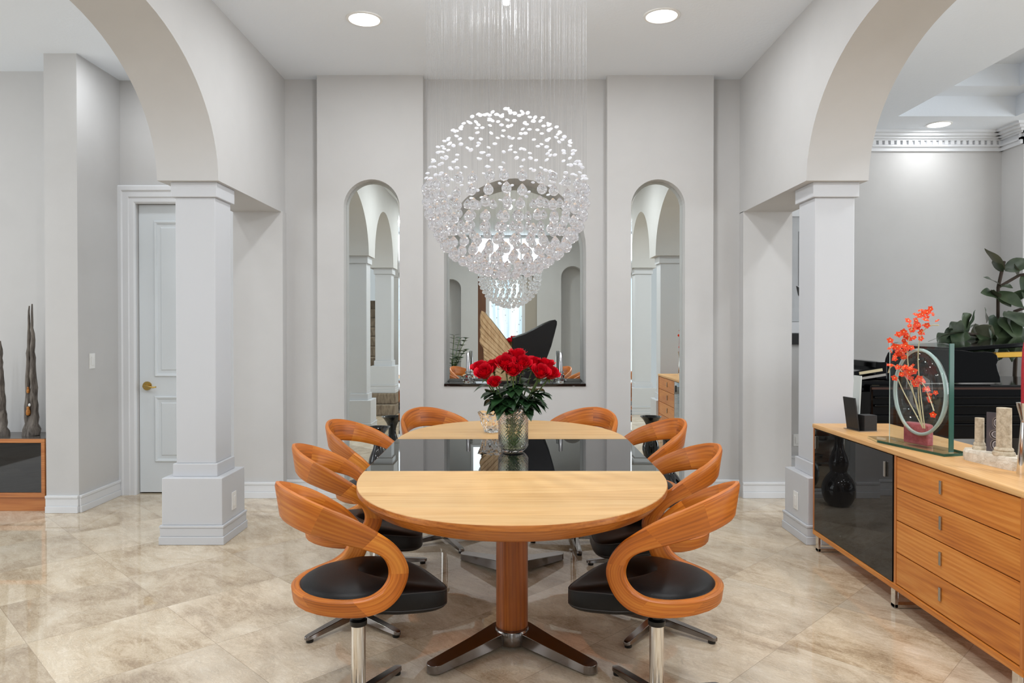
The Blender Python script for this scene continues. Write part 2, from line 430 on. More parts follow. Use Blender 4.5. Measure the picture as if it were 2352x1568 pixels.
# side arcades: beam + arches
def arcade(name, xa, xb, segs):
    """segs: list of (y0,y1,kind,...) going from back to front; builds solid above the bottom profile"""
    prof = []
    for sgm in segs:
        if sgm[2] == 'flat': prof += [(sgm[0],sgm[3]),(sgm[1],sgm[3])]
        else:
            y0,y1 = sgm[0],sgm[1]; c=(y0+y1)/2; a=(y0-y1)/2; n=36
            prof += [(c+a*math.cos(PI*k/n), sgm[3]+sgm[4]*math.sin(PI*k/n)) for k in range(n+1)]
    mb = MB()
    for (p,q) in zip(prof[:-1],prof[1:]):
        if abs(p[0]-q[0]) > 1e-6:
            for x in (xa,xb): mb.quad((x,p[0],p[1]),(x,q[0],q[1]),(x,q[0],H),(x,p[0],H))
        if p != q: mb.quad((xa,p[0],p[1]),(xb,p[0],p[1]),(xb,q[0],q[1]),(xa,q[0],q[1]))
    p,q = prof[0],prof[-1]
    for e in (p,q): mb.quad((xa,e[0],e[1]),(xb,e[0],e[1]),(xb,e[0],H),(xa,e[0],H))
    return struct(mb.build(name, M['wall'], smooth=20, weld=True))
SEG = [(YB,4.51,'flat',2.285),(4.51,2.41,'arch',2.285,.735),(2.41,2.0,'flat',2.285),(2.0,.50,'arch',2.285,.735),(.50,.10,'flat',2.285),(.10,-1.6,'arch',2.285,.735),(-1.6,-1.61,'flat',2.285),(-1.61,-3.6,'flat',0.0)]
arcade('wall_left', -2.225, -1.84, SEG)
arcade('wall_right', 1.845, 2.235, SEG)

def pillar(cx, cy, base=0.0, face=1):
    """square column on a plinth, one structure object"""
    m = MB()
    m.box(cx-.205,cx+.205,cy-.205,cy+.205,base,base+.052)
    m.box(cx-.199,cx+.199,cy-.199,cy+.199,base+.052,base+.105)
    m.box(cx-.203,cx+.203,cy-.203,cy+.203,base+.105,base+.122)
    m.box(cx-.19,cx+.19,cy-.19,cy+.19,base+.122,base+.418)
    m.box(cx-.142,cx+.142,cy-.142,cy+.142,base+.418,base+.50)
    m.box(cx-.126,cx+.126,cy-.126,cy+.126,base+.50,2.19)
    m.box(cx-.146,cx+.146,cy-.146,cy+.146,2.19,2.285)
    return m
for nm, cx in (('left',-2.012),('right',2.05)):
    for k, cy in enumerate((4.695,2.205,.30)):
        struct(pillar(cx, cy, 0 if not (nm=='left' and k==2) else .34).build('pillar_%s%s' % (nm, ('','_near','_stair')[k]), M['pillar'], bevel=.004))

# left hall beyond the arch
lw = MB()
lw.box(-3.43,-3.19,5.28,5.9,0,H)                    # projecting pier with its return
struct(lw.build('wall_left_pier', M['wall']))
struct(MB().box(-7.5,-3.43,5.65,5.9,0,H).build('wall_left_far', M['wall']))
dw = MB()
DX0, DX1, DT, YD = -3.06, -2.30, 2.37, 5.86
dw.box(-3.43,DX0,YD,6.1,0,H); dw.box(DX0,DX1,YD,6.1,DT,H); dw.box(DX1,-2.225,YD,6.1,0,H)
dw.box(DX0,DX1,6.06,6.1,0,DT)
struct(dw.build('wall_left_hall', M['wall']))
# door 1
d1 = MB().box(DX0+.004,DX1-.004,YD+.03,YD+.07,.012,DT-.004).build('door_1', M['door']); struct(d1)
def rect_frame(m, x0, x1, z0, z1, prof):
    """mitred rectangular moulding; prof = (inset, y) section points"""
    m.rings([[(x0+i_ if cx == 0 else x1-i_, y_, z0+i_ if cz == 0 else z1-i_) for i_, y_ in prof] for cx, cz in ((0,0),(1,0),(1,1),(0,1))], closed_loop=True)
def door_panel(x0,x1,z0,z1):
    m = MB(); y = YD+.03
    rect_frame(m, x0, x1, z0, z1, ((0,y),(0,y-.006),(.008,y-.013),(.020,y-.009),(.026,y)))
    rect_frame(m, x0+.05, x1-.05, z0+.05, z1-.05, ((0,y),(.010,y-.006),(.3*(x1-x0),y-.006),(.3*(x1-x0),y)))
    return m
for (z0,z1) in ((.96,2.235),(.26,.80)): par(door_panel(DX0+.13,DX1-.13,z0,z1).build('door_panel', M['door']), d1)
kb = MB(); kx, kz = -2.99, .885
kb.tube([(kx,YD+.03,kz),(kx,YD+.018,kz)], .036, 24); kb.tube([(kx,YD+.02,kz),(kx,YD-.03,kz)], .013, 12)
par(kb.build('door_rose', M['brass'], smooth=40), d1)
par(MB().tube([(kx,YD-.03,kz),(kx+.03,YD-.036,kz+.002),(kx+.075,YD-.034,kz-.008),(kx+.1,YD-.03,kz-.004)], [.011,.009,.007,.006], 10).build('door_handle', M['brass'], smooth=40), d1)
cs = MB()
prof = ((0,0),(0,.018),(.012,.026),(.045,.026),(.052,.034),(.095,.034),(.104,.044),(.135,.044),(.145,.036),(.145,0))
secs = []
for (x_, z_, sx, sz) in ((DX0,0,-1,0),(DX0,DT,-1,1),(DX1,DT,.45,1),(DX1,0,.45,0)):
    secs.append([(x_+sx*o_, YD-t_, z_+sz*o_) for o_, t_ in prof])
cs.rings(secs)
struct(cs.build('trim_1', M['trim'], smooth=25))

# baseboards
def baseboard(name, runs):
    m = MB()
    for (x0,y0,x1,y1,nx,ny) in runs:
        for (t,z0,z1) in ((.020,0,.05),(.014,.05,.108),(.020,.108,.128)):
            xs = sorted((x0,x1,x0+nx*t,x1+nx*t)); ys = sorted((y0,y1,y0+ny*t,y1+ny*t))
            m.box(xs[0],xs[-1],ys[0],ys[-1],z0,z1)
    return struct(m.build(name, M['trim'], bevel=.003))
baseboard('baseboard_back', [(-1.83,YB,-1.554,YB,0,-1),(-1.554,YP,-1.342,YP,0,-1),(-.897,YP,-.709,YP,0,-1),(-.709,YB,.758,YB,0,-1),(.758,YP,.949,YP,0,-1),(1.380,YP,1.606,YP,0,-1),(1.606,YB,1.845,YB,0,-1)])
baseboard('baseboard_left', [(-2.225,YP,-1.83,YP,0,-1),(-3.43,5.28,-3.19,5.28,0,-1),(-3.19,5.28,-3.19,YD-.045,1,0),(-2.272,YD,-2.225,YD,0,-1),(-7.5,5.65,-3.43,5.65,0,-1)])
# right room
YR = 7.47
baseboard('baseboard_right', [(1.845,YP,2.235,YP,0,-1),(2.235,6.9,2.95,6.9,0,-1),(2.95,YR,5.08,YR,0,-1),(5.08,7.15,5.08,YR,-1,0),(5.08,7.15,8.5,7.15,0,-1)])
rw = MB(); rw.box(2.235,2.95,6.9,7.7,0,H); rw.box(2.95,5.08,YR,7.7,0,H); rw.box(5.08,8.5,7.15,7.7,0,H)
rw.quad((2.235,6.1,0),(2.235,6.95,0),(2.235,6.95,H),(2.235,6.1,H))
struct(rw.build('wall_right_room', M['wall']))
# crown moulding with dentils
cr = MB()
def crown(x0,x1,y):
    for (t,z0,z1) in ((.025,3.185,3.225),(.05,3.225,3.245),(.06,3.285,3.30),(.09,3.30,3.32),(.13,3.32,3.345),(.17,3.345,H)):
        cr.box(x0,x1,y-t,y,z0,z1)
    cr.box(x0,x1,y-.03,y,3.245,3.285)
    x = x0+.02
    while x < x1-.04: cr.box(x,x+.035,y-.055,y-.03,3.245,3.285); x += .062
crown(2.95,5.08,YR); crown(5.03,8.5,7.15)
for (t,z0,z1) in ((.025,3.185,3.225),(.05,3.225,3.245),(.06,3.285,3.30),(.09,3.30,3.32),(.13,3.32,3.345),(.17,3.345,H)): cr.box(5.08-t,5.08,7.15-t,YR,z0,z1)
cr.box(5.05,5.08,7.12,YR,3.245,3.285)
struct(cr.build('trim_2', M['trim']))

# behind the camera: the entry wall, seen in the mirrors
YE = -3.6
ew = niche_wall(MB(), -1.84, -.75, YE, YE-.35, [(-1.55,-1.12,0,2.2,.215)], z1=H)
for i_ in range(len(ew.f)): pass
ew2 = niche_wall(MB(), .55, 1.845, YE, YE-.35, [(1.08,1.58,0,2.45,.25)], z1=H)
for m_ in (ew, ew2):
    m_.box(-1.84 if m_ is ew else .55, -.75 if m_ is ew else 1.845, YE-.4, YE-.35, 0, H)
ew.box(-.75,.55,YE-.4,YE-.2,2.5,H)
ew.quad((-.75,YE,0),(-.75,YE-.3,0),(-.75,YE-.3,H),(-.75,YE,H)); 
ew.v += ew2.v; n0 = len(ew.v)-len(ew2.v); ew.f += [tuple(k+n0 for k in f) for f in ew2.f]
ew.quad((.55,YE,0),(.55,YE-.3,0),(.55,YE-.3,H),(.55,YE,H)); ew.quad((-.75,YE,2.5),(.55,YE,2.5),(.55,YE,H),(-.75,YE,H))
struct(ew.build('wall_front', M['wall']))
d2 = MB().box(-.58,.29,YE-.2,YE-.15,0,.08).box(-.58,-.50,YE-.2,YE-.15,.08,2.4).box(.22,.29,YE-.2,YE-.15,.08,2.4).box(-.58,.29,YE-.2,YE-.15,2.4,2.5).build('door_2', M['trim']); struct(d2)
par(MB().box(-.50,.22,YE-.185,YE-.175,.08,2.4).build('lace_pane', M['lace']), d2)
par(MB().box(-.75,-.58,YE-.2,YE-.08,0,2.5).build('door_jamb', M['rearwood']), d2)
par(MB().box(.29,.55,YE-.2,YE-.12,0,2.5).build('side_panel', mat('entry_taupe', (170,162,150), .5)), d2)
par(MB().box(.50,.545,YE-.13,YE-.05,1.0,1.16).build('door_handle', M['chrome']), d2)

w1 = MB().box(-.85,.65,YE+.002,YE+.008,2.78,3.30).build('window_1', mat('transom_daylight', (255,255,255), .5, emit=(236,245,255), estr=2.2)); struct(w1)
wf = MB(); rect_frame(wf, -.90, .70, 2.73, 3.35, ((0,YE),(0,YE+.02),(.05,YE+.02),(.05,YE)))
for x_ in (-.45,.20): wf.box(x_-.015,x_+.015,YE+.001,YE+.016,2.78,3.30)
par(wf.build('window_frame', M['trim']), w1)
# stairs beyond the left arcade (seen in the left mirror): two wide steps then a flight
st = MB()
st.box(-3.6,-1.80,-1.6,.62,0,.17); st.box(-3.6,-1.80,-1.6,.54,.17,.34)
for k in range(9): st.box(-3.6,-2.27,-1.6-.0*k,.02-.27*k,.34+.17*k,.34+.17*(k+1)) if .02-.27*k > -1.6 else st.box(-3.6,-2.27,-3.6,.02-.27*k,.34+.17*k,.34+.17*(k+1))
stairs = struct(st.build('stairs', M['carpet'], bevel=.02))
struct(MB().box(-3.75,-3.6,-3.6,1.0,0,H).build('wall_stair', M['wall']))

# recessed lights
def ceil_light(x, y, z, label, r=.1):
    t = thing('ceiling_light', label, 'light', (x,y,z), 0, 'recessed ceiling lights')
    MB().lathe([(r+.018,0),(r+.016,-.006),(r,-.008),(r-.004,-.002)], 40, caps=(False,False)).build('trim_ring', M['white'], t, smooth=40)
    MB().lathe([(.004,-.0035),(r,-.0035),(r,-.0015),(.004,-.0015)], 40).build('lens', M['lamp'], t)
    return t
ceil_light(-.96,4.69,H,'round recessed light in ceiling left of the chandelier wires')
ceil_light(.962,4.64,H,'round recessed light in ceiling right of the chandelier wires')
ceil_light(4.22,7.12,H,'round recessed light beside the dentil crown moulding')
# mirrors
def arch_mirror(name, xl, xr, zb, sp, rise, y, label):
    A = arch_pts(xl,xr,sp,rise)
    poly = [(xl,zb),(xr,zb)] + A[::-1]
    t = thing(name, label, 'mirror', ((xl+xr)/2,y,zb))
    c = (xl+xr)/2; b = .022
    pl = [(p[0]-c,p[1]-zb) for p in poly]
    ins = []
    a0 = (xr-xl)/2
    Ai = arch_pts(xl+b,xr-b,sp,rise-b)
    pi_ = [(xl+b-c,b),(xr-b-c,b)] + [(p[0]-c,p[1]-zb) for p in Ai[::-1]]
    m = MB(); m.f.append(tuple(range(len(pi_)))); m.v = [(p[0],-.006,p[1]) for p in pi_]
    m.build('pane', M['mirror'], t)
    e = MB(); n = len(pl)
    e.v = [(p[0],-.003,p[1]) for p in pl]+[(p[0],-.006,p[1]) for p in pi_]
    for k in range(n): e.f.append((k,(k+1)%n,n+(k+1)%n,n+k))
    e.build('bevelled_rim', M['bevel'], t)
    return t
arch_mirror('wall_mirror', NX0+.001, NX1-.001, .908, 1.996, .575, YM+.048, 'large arched mirror in the niche behind the wing sculpture')
# piers are open to YB: mirror sits at the back of the recess
arch_mirror('wall_mirror', -1.341, -.898, .035, 2.325, .2175, YB-.004, 'tall narrow arched mirror left of the centre niche')
arch_mirror('wall_mirror', .950, 1.379, .035, 2.325, .2175, YB-.004, 'tall narrow arched mirror right of the centre niche')
struct(MB().box(NX0+.001,NX1-.001,YB-.012,YM+.04,SILL,.907).build('trim_3', M['blackstone'], bevel=.002))

# wall plates
def plate(x,y,z,nx,ny,label,w=.07,h=.115):
    t = thing('light_switch', label, 'switch', (x,y,z), math.atan2(ny,nx)+PI/2)
    MB().box(-w/2,w/2,-.006,0,-h/2,h/2).build('cover_plate', M['white'], t, bevel=.002)
    MB().box(-.016,.016,-.011,-.006,-.033,.033).build('rocker', M['white'], t, bevel=.002)
    return t
plate(-3.19,5.45,1.11,1,0,'white light switch on the wall left of the panelled door')
plate(-1.822,4.69,.235,1,0,'white wall plate on the left pillar plinth')
plate(1.86,4.69,.235,-1,0,'white wall plate on the right pillar plinth')
plate(2.74,6.9,.28,0,-1,'white outlet below the boat picture')

# ------------------------------------------------------------------ chairs
def interp(tab, n):
    # Catmull-Rom through (a,z) table resampled to n points
    out = []; m = len(tab)-1
    for k in range(n):
        t = k/(n-1)*m; i = min(int(t), m-1); u = t-i
        p0,p1,p2,p3 = (tab[max(0,min(m,i+j))] for j in (-1,0,1,2))
        out.append(tuple(.5*((2*p1[q])+(-p0[q]+p2[q])*u+(2*p0[q]-5*p1[q]+4*p2[q]-p3[q])*u*u+(-p0[q]+3*p1[q]-3*p2[q]+p3[q])*u**3) for q in (0,1)))
    return out
OUT = [(0,.414),(40,.411),(65,.408),(78,.408),(90,.414),(100,.426),(110,.453),(116.5,.497),(117.5,.536),(114,.571),(107,.614),(97,.660),(86,.697),(74,.732),(62,.761),(45,.793),(32,.812),(20,.826),(9,.833),(0,.836)]
INN = [(0,.466),(22,.466),(44,.466),(64,.467),(79,.472),(87,.482),(93.5,.498),(98,.524),(98.5,.552),(96,.580),(92,.603),(85,.626),(74,.646),(60,.665),(46,.681),(34,.692),(24,.700),(15,.706),(7,.709),(0,.710)]
def Rz(z): return .229+(z-.44)*.147
def frame_mesh():
    n = 64
    O = interp(OUT, n); I = interp(INN, n)
    O = O + [(-a,z) for a,z in O[::-1]][1:-1]; I = I + [(-a,z) for a,z in I[::-1]][1:-1]
    N = len(O); rings = []; us = []; L = 0; prev = None
    for k in range(N):
        kk = k if k < n else 2*n-2-k
        t = kk/(n-1)
        th = .036*(1-t)+.021*t
        if .25 < t < .75: th = max(th,.030)
        def P(a,z,r):
            a = math.radians(a); return Vector((r*math.sin(a), -r*math.cos(a), z))
        (ao,zo),(ai,zi) = O[k],I[k]
        def row(w, r_off):
            a = ao+(ai-ao)*w; z = zo+(zi-zo)*w
            return P(a,z,Rz(z)-r_off)
        W = [0.0,.09,.35,.65,.91,1.0]
        ring = [row(w, (th*.22 if w in (0.0,1.0) else 0)) for w in W] + [row(w, th-(th*.22 if w in (0.0,1.0) else 0)) for w in W[::-1]]
        mid = (ring[2]+ring[3])/2
        if prev is not None: L += (mid-prev).length
        prev = mid; us.append(L); rings.append(ring)
    mb = MB(); mb.rings(rings, closed_loop=True)
    o = mb.build('backrest_frame', M['cherry'], smooth=50)
    me = o.data; uvl = me.uv_layers.new(name='UVMap'); nr = 12
    tot = L + (rings[0][2]-rings[-1][2]).length
    for p in me.polygons:
        idx = [me.loops[l].vertex_index for l in p.loop_indices]
        segs = [i//nr for i in idx]; wrap = max(segs) == N-1 and min(segs) == 0
        for l, i in zip(p.loop_indices, idx):
            s = i//nr; u = us[s] if not (wrap and s == 0) else tot
            c = i % nr
            v = (c if c < 6 else 11-c)/5*.14 + (0 if c < 6 else .5)
            uvl.data[l].uv = (u+.085, v)
    return o
def seat_outline(n=72):
    pts = []
    for k in range(n):
        a = 2*PI*k/n          # angle from back, clockwise
        c, s = math.sin(a), -math.cos(a)
        if s <= 0: r = .204; pts.append((r*c, r*s))
        else:
            # front: rounded square reaching forward
            ex = 4.0
            r = 1/((abs(c)/.218)**ex+(abs(s)/.300)**ex)**(1/ex)
            w = min(1, s/.35); w = w*w*(3-2*w)
            r = .204*(1-w)+r*w
            pts.append((r*c, r*s))
    return pts
def make_chair(label):
    t = thing('swivel_dining_chair', label, 'chair', (0,0,0), 0, 'cherry wood swivel chairs around the dining table')
    par(frame_mesh(), t)
    ol = seat_outline()
    top = lambda y: .62*max(0,y-.03)**2; bot = lambda y: .14*max(0,y+.06)
    def ring(sc_, z, f): return [(x*sc_, y*sc_, z-f(y)) for x,y in ol]
    mb = MB()
    prof = [(.75,.408,bot),(.95,.410,bot),(.985,.416,bot),(1.0,.426,bot),(1.0,.456,top),(.99,.464,top),(.96,.472,top),(.88,.481,top),(.72,.488,top),(.5,.492,top),(.25,.494,top),(.02,.4945,top)]
    mb.rings([ring(*p) for p in prof])
    s = mb.build('seat', M['leather'], t, smooth=60)
    sm = MB()
    zt = lambda y: .463-top(y); zb = lambda y: .423-bot(y)
    for i_, (zf, sc_) in enumerate(((zt,1.0),(zb,1.001))):
        pts = [(x*sc_*.993,y*sc_*.993,zf(y)) for x,y in ol]+[(ol[0][0]*sc_,ol[0][1]*sc_,zf(ol[0][1]))]
        sm.tube(pts, .0022, 6, caps=False)
    sm.build('seam', M['stitch'], s, smooth=60)
    MB().lathe([(.10,.380),(.10,.41)], 24).build('seat_plate', M['black'], t)
    MB().lathe([(.0255,.045),(.0255,.298)], 32).build('post', M['chrome'], t, smooth=50)
    MB().lathe([(.029,.298),(.031,.301),(.031,.316),(.019,.322),(.019,.395)], 32).build('collar', M['black'], t, smooth=50)
    MB().lathe([(.036,.028),(.04,.034),(.04,.052),(.032,.060)], 32).build('hub', M['steel'], t, smooth=50)
    for k in range(4):
        lm = MB()
        # tapering bar with rounded tip along +x
        def sec(x, w, z0, z1): return [(x,-w,z0),(x,w,z0),(x,w*.86,z1),(x,-w*.86,z1)]
        secs = [sec(.02,.021,.026,.058), sec(.10,.0205,.022,.050), sec(.20,.019,.017,.039), sec(.265,.018,.014,.031)]
        for a in (30,55,78): secs.append(sec(.265+.022*math.sin(math.radians(a)), .018*math.cos(math.radians(a)), .014, .031-.004*a/78))
        lm.rings(secs)
        l = lm.build('leg', M['darksteel'], t, smooth=35, bevel=.002)
        l.rotation_euler = (0,0,PI/2*k)
        MB().lathe([(.015,0),(.016,.003),(.016,.012),(.012,.0142)], 16, c=(.262,0,0)).build('glide', M['black'], l, smooth=50)
    return t
def set_legs(t, ang):
    k = 0
    for c in sorted([c for c in t.children if c.name.startswith('leg')], key=lambda c: c.name):
        c.rotation_euler = (0,0,math.radians(ang+90*k)-t.rotation_euler.z); k += 1
CH = [  # x, y, facing (deg), leg angle, label
 (-.553,2.576, 30, 68, 'cherry wood swivel chair at the near left of the table, closest on that side'),
 (-.722,3.32, 13, -37, 'cherry wood swivel chair in the middle of the left row'),
 (-.77,4.08, -12, 15, 'cherry wood swivel chair farthest along the left row, before the black vase'),
 (-.43,4.57, -50, -62, 'cherry wood swivel chair at the far table end, beside the crystal bowl'),
 (.521,2.576, 150, 114, 'cherry wood swivel chair at the near right of the table, closest on that side'),
 (.662,3.265, 180, -39, 'cherry wood swivel chair in the middle of the right row'),
 (.715,4.12, 192, 180, 'cherry wood swivel chair farthest along the right row, before the right mirror'),
 (.395,4.56, 232, -88, 'cherry wood swivel chair at the far table end, right of the rose vase'),
]
chair0 = None
for (x,y,fa,la,lb) in CH:
    rz = math.radians(fa-90)
    if chair0 is None:
        chair0 = make_chair(lb); c = chair0; c.location = (x,y,0); c.rotation_euler = (0,0,rz)
    else: c = dup(chair0, (x,y,0), rz, lb)
    set_legs(c, la)

# ------------------------------------------------------------------ table
TZ = .753; W = .634; YC0, YC1, RN, RF = 3.066, 3.946, .838, .804
tb = thing('dining_table', 'oval extending wooden dining table with a smoked glass centre leaf', 'table', (0,3.5,0))
def half_outline(yc, ry, sgn, inset=0, n=40):
    ex = 2.15
    out = []
    for k in range(n+1):
        a = PI*k/n
        c, s = math.cos(a), math.sin(a)
        x = (W-inset)*math.copysign(abs(c)**(2/ex), c); y = (ry-inset)*abs(s)**(2/ex)
        out.append((x, yc-3.5+sgn*y))
    return out
for (yc, ry, sgn) in ((YC0,RN,-1),(YC1,RF,1)):
    o = half_outline(yc, ry, sgn)
    def scaled(ins):
        return [(x*(W-ins)/W, (yc-3.5)+(y-(yc-3.5))*(ry-ins)/ry) for x,y in o]
    top = MB(); zs = [(.0012,TZ-.012),(.0012,TZ-.002),(.003,TZ)]
    top.rings([[(x,y,z) for x,y in scaled(i_)] for i_,z in zs])
    top.build('tabletop', M['tabletop'], tb, smooth=40)
    ap = MB(); ap.rings([[(x,y,z) for x,y in scaled(i_)] for i_,z in ((.0008,TZ-.0025),(0,TZ-.004),(0,TZ-.021),(.003,TZ-.0225),(.008,TZ-.030),(.035,TZ-.058),(.085,TZ-.078),(.15,TZ-.09))])
    ap.build('edge_apron', M['cherry_edge'], tb, smooth=40)
MB().box(-W,W,YC0-3.5+.002,YC1-3.5-.002,TZ-.02,TZ-.0008).build('glass_leaf', M['tableglass'], tb, bevel=.0012)
MB().box(-W+.14,W-.14,YC0-3.5,YC1-3.5,TZ-.085,TZ-.022).build('under_frame', M['cherry_edge'], tb)
for (yc, sgn) in ((3.11,-1),(3.97,1)):
    y0 = yc-3.5
    col = MB()
    pts = []
    for k in range(25):     # half-round column, flat side towards the leaf
        a = PI*k/24; pts.append((.069*math.cos(a), .075*math.sin(a)*sgn))
    pts += [(-.069,-.03*sgn),(.069,-.03*sgn)]
    col.rings([[(x,y0+y,z) for x,y in pts] for z in (.078,TZ-.088)])
    col.build('column', M['column'], tb, smooth=40)
    # Y shaped foot: boomerang plate of two legs
    for sx in (-1,1):
        f = MB(); d = Vector((sx*.72,sgn*.70,0)).normalized(); nrm = Vector((-d.y,d.x,0)); L = .455 if sgn < 0 else .405
        def sec(l, w, z0, z1):
            p = Vector((0,y0-.02*sgn,0))+d*l; return [p+nrm*w+Vector((0,0,z0)), p-nrm*w+Vector((0,0,z0)), p-nrm*w*.94+Vector((0,0,z1)), p+nrm*w*.94+Vector((0,0,z1))]
        secs = [sec(-.04,.062,.030,.080), sec(.06,.058,.026,.078), sec(.2,.047,.016,.062), sec(L-.03,.036,.006,.040)]
        for a in (25,50,70,84): secs.append(sec(L-.03+.034*math.sin(math.radians(a)), .036*math.cos(math.radians(a)), .006, .040))
        f.rings(secs)
        f.build('foot', M['darksteel'], tb, smooth=35, bevel=.003)
    MB().lathe([(.070,.02),(.073,.026),(.073,.074),(.069,.0795)], 32, c=(0,y0+.030*sgn,0)).build('foot_hub', M['darksteel'], tb, smooth=40)

# ------------------------------------------------------------------ chandelier
CC = Vector((-.027,3.38,1.986)); CR = .375
ch = thing('chandelier', 'spherical crystal chandelier of hanging balls and beads above the table', 'chandelier', (CC.x,CC.y,H))
rc = random.Random(3)
def ball_mesh(r, tip=True):
    bm = bmesh.new(); bmesh.ops.create_icosphere(bm, subdivisions=3, radius=r)
    if tip:
        for v in bm.verts:
            k = max(0, v.co.z/r)
            v.co.z += r*.42*k**7; v.co.x *= 1-.25*k**6; v.co.y *= 1-.25*k**6
    me = bpy.data.meshes.new('crystal_ball'); bm.to_mesh(me); bm.free(); me.materials.append(M['crystal']); return me
def bead_mesh():
    bm = bmesh.new(); bmesh.ops.create_icosphere(bm, subdivisions=2, radius=.0105)
    for v in bm.verts: v.co.z *= .5
    me = bpy.data.meshes.new('crystal_bead'); bm.to_mesh(me); bm.free(); me.materials.append(M['bead']); return me
balls = []; NR = 12
for k in range(NR):
    phi = math.radians(2-(92*k/(NR-1)))
    z = CR*math.sin(phi); rr = CR*math.cos(phi)
    n = max(1, int(round(2*PI*rr/.0745)))
    for j in range(n):
        a = 2*PI*(j+.5*(k%2))/n + rc.uniform(-.03,.03) + .1*k
        balls.append((rr*math.sin(a), -rr*math.cos(a), z+rc.uniform(-.006,.006)))
beads = []
for k in range(14):
    phi = math.radians(8+78*k/13)
    z = CR*1.01*math.sin(phi); rr = CR*1.01*math.cos(phi)
    n = max(4, int(round(2*PI*rr/.088)))
    for j in range(n):
        a = 2*PI*(j+.5*(k%2))/n+rc.uniform(-.12,.12)
        beads.append((rr*math.sin(a), -rr*math.cos(a), z+rc.uniform(-.014,.014)))
base = CC-Vector((CC.x,CC.y,H))
def joined(name, me, mats, locs, rots, parent):
    bm = bmesh.new()
    for p, rt in zip(locs, rots):
        n0 = len(bm.verts); bm.from_mesh(me); bm.verts.ensure_lookup_table()
        mt = Matrix.Translation(p) @ rt
        for v in bm.verts[n0:]: v.co = mt @ v.co
    m2 = bpy.data.meshes.new(name); bm.to_mesh(m2); bm.free(); m2.materials.append(mats)
    o = bpy.data.objects.new(name, m2); COL.objects.link(o); o.parent = parent; o['kind'] = 'stuff'; return o
for name, me, pts in (('crystal_ball', ball_mesh(.0215), balls), ('crystal_bead', bead_mesh(), beads)):
    pts = sorted(pts, key=lambda p: p[1])        # nearest to the viewer first
    rot = lambda: Euler((rc.uniform(-.5,.5) if name=='crystal_bead' else 0, rc.uniform(-.5,.5) if name=='crystal_bead' else 0, rc.uniform(0,6))).to_matrix().to_4x4()
    for p in pts[:100]:
        o = bpy.data.objects.new(name, me); COL.objects.link(o); o.parent = ch
        o.matrix_local = Matrix.Translation(base+Vector(p)) @ rot()
    joined(name+'_mass', me, me.materials[0], [base+Vector(p) for p in pts[100:]], [rot() for _ in pts[100:]], ch)
wm = MB(); allp = sorted(balls+beads, key=lambda p: p[1])
def wire(m, p, r=.00011):
    b = base+Vector(p); m.tube([(b.x,b.y,b.z+.008),(b.x,b.y,-.03)], r, 3, caps=False)
for p in allp[:100]:
    m = MB(); wire(m, p); m.build('wire', M['wire'], ch)
for p in allp[100:]: wire(wm, p)
tag(wm.build('wire_mass', M['wire'], ch), kind='stuff')
MB().lathe([(.42,-.03),(.42,0)], 48).build('canopy', M['chrome'], ch, smooth=40)
MB().lathe([(.002,-.495),(.014,-.49),(.016,-.47),(.010,-.45),(.004,-.44),(.003,-.03)], 16).build('lamp_pendant', M['lamp'], ch, smooth=60)

# ------------------------------------------------------------------ roses in the vase
VX, VY = .006, 3.555
vs = thing('flower_vase', 'cut crystal cylinder vase holding the red roses', 'vase', (VX,VY,TZ))
def diamond(prof, n, amp, zfreq, r0):
    pass
vm = MB(); nn = 216; rows = 96; rings = []
for k in range(rows+1):
    z = .004+.214*k/rows
    r = .074*min(1, .55+.45*min(1, (z/.03)**.5))
    ring = []
    for j in range(nn):
        a = 2*PI*j/nn
        d = abs(((a*27/(2*PI)+z*58) % 1)-.5)+abs(((a*27/(2*PI)-z*58) % 1)-.5)
        rr = r + (.0024*(d-.5) if .012 < z < .205 else 0)
        ring.append((rr*math.cos(a), rr*math.sin(a), z))
    rings.append(ring)
inner = [[(.068*min(1,.62+.38*min(1,((z-.012)/.03)**.5))*math.cos(2*PI*j/nn), .068*min(1,.62+.38*min(1,((z-.012)/.03)**.5))*math.sin(2*PI*j/nn), z) for j in range(nn)] for z in (.218,.19,.1,.05,.03,.02,.014)]
vm.rings(rings+inner); vm.build('glass_body', M['glass'], vs, smooth=30)
MB().lathe([(.03,.0165),(.055,.022),(.0655,.05),(.0665,.10),(.0665,.14),(.004,.14)], 48).build('water', thin_glass('vase_water_tint', (.93,.965,.86)), vs, smooth=50)

def petal(mb, th, w, rb, h, flare, rim, lean=0, nu=6, nv=6):
    """one cupped petal wrapped around the axis"""
    i0 = len(mb.v)
    for v in range(nv+1):
        t = v/nv
        r = rb*(.25+.75*math.sin(min(1,t*1.25)*PI/2)) + flare*max(0,t-.6)**2*6
        z = h*(t-.25*flare/max(rb,.001)*max(0,t-.7)**2*4)
        ww = w*(.45+.55*math.sin(PI*min(.5,t*.62)))*(1-.55*max(0,t-.7)**1.5*2.2)
        for u in range(nu+1):
            s = u/nu*2-1
            a = th+s*ww
            rr = r*(1+.04*s*s)
            zz = z-h*.10*abs(s)**3*(t>.5)*t + rim*math.sin(s*5+th*3)*t*t
            mb.v.append((rr*math.cos(a), rr*math.sin(a), zz))
    for v in range(nv):
        for u in range(nu):
            a = i0+v*(nu+1)+u; mb.f.append((a,a+1,a+nu+2,a+nu+1))
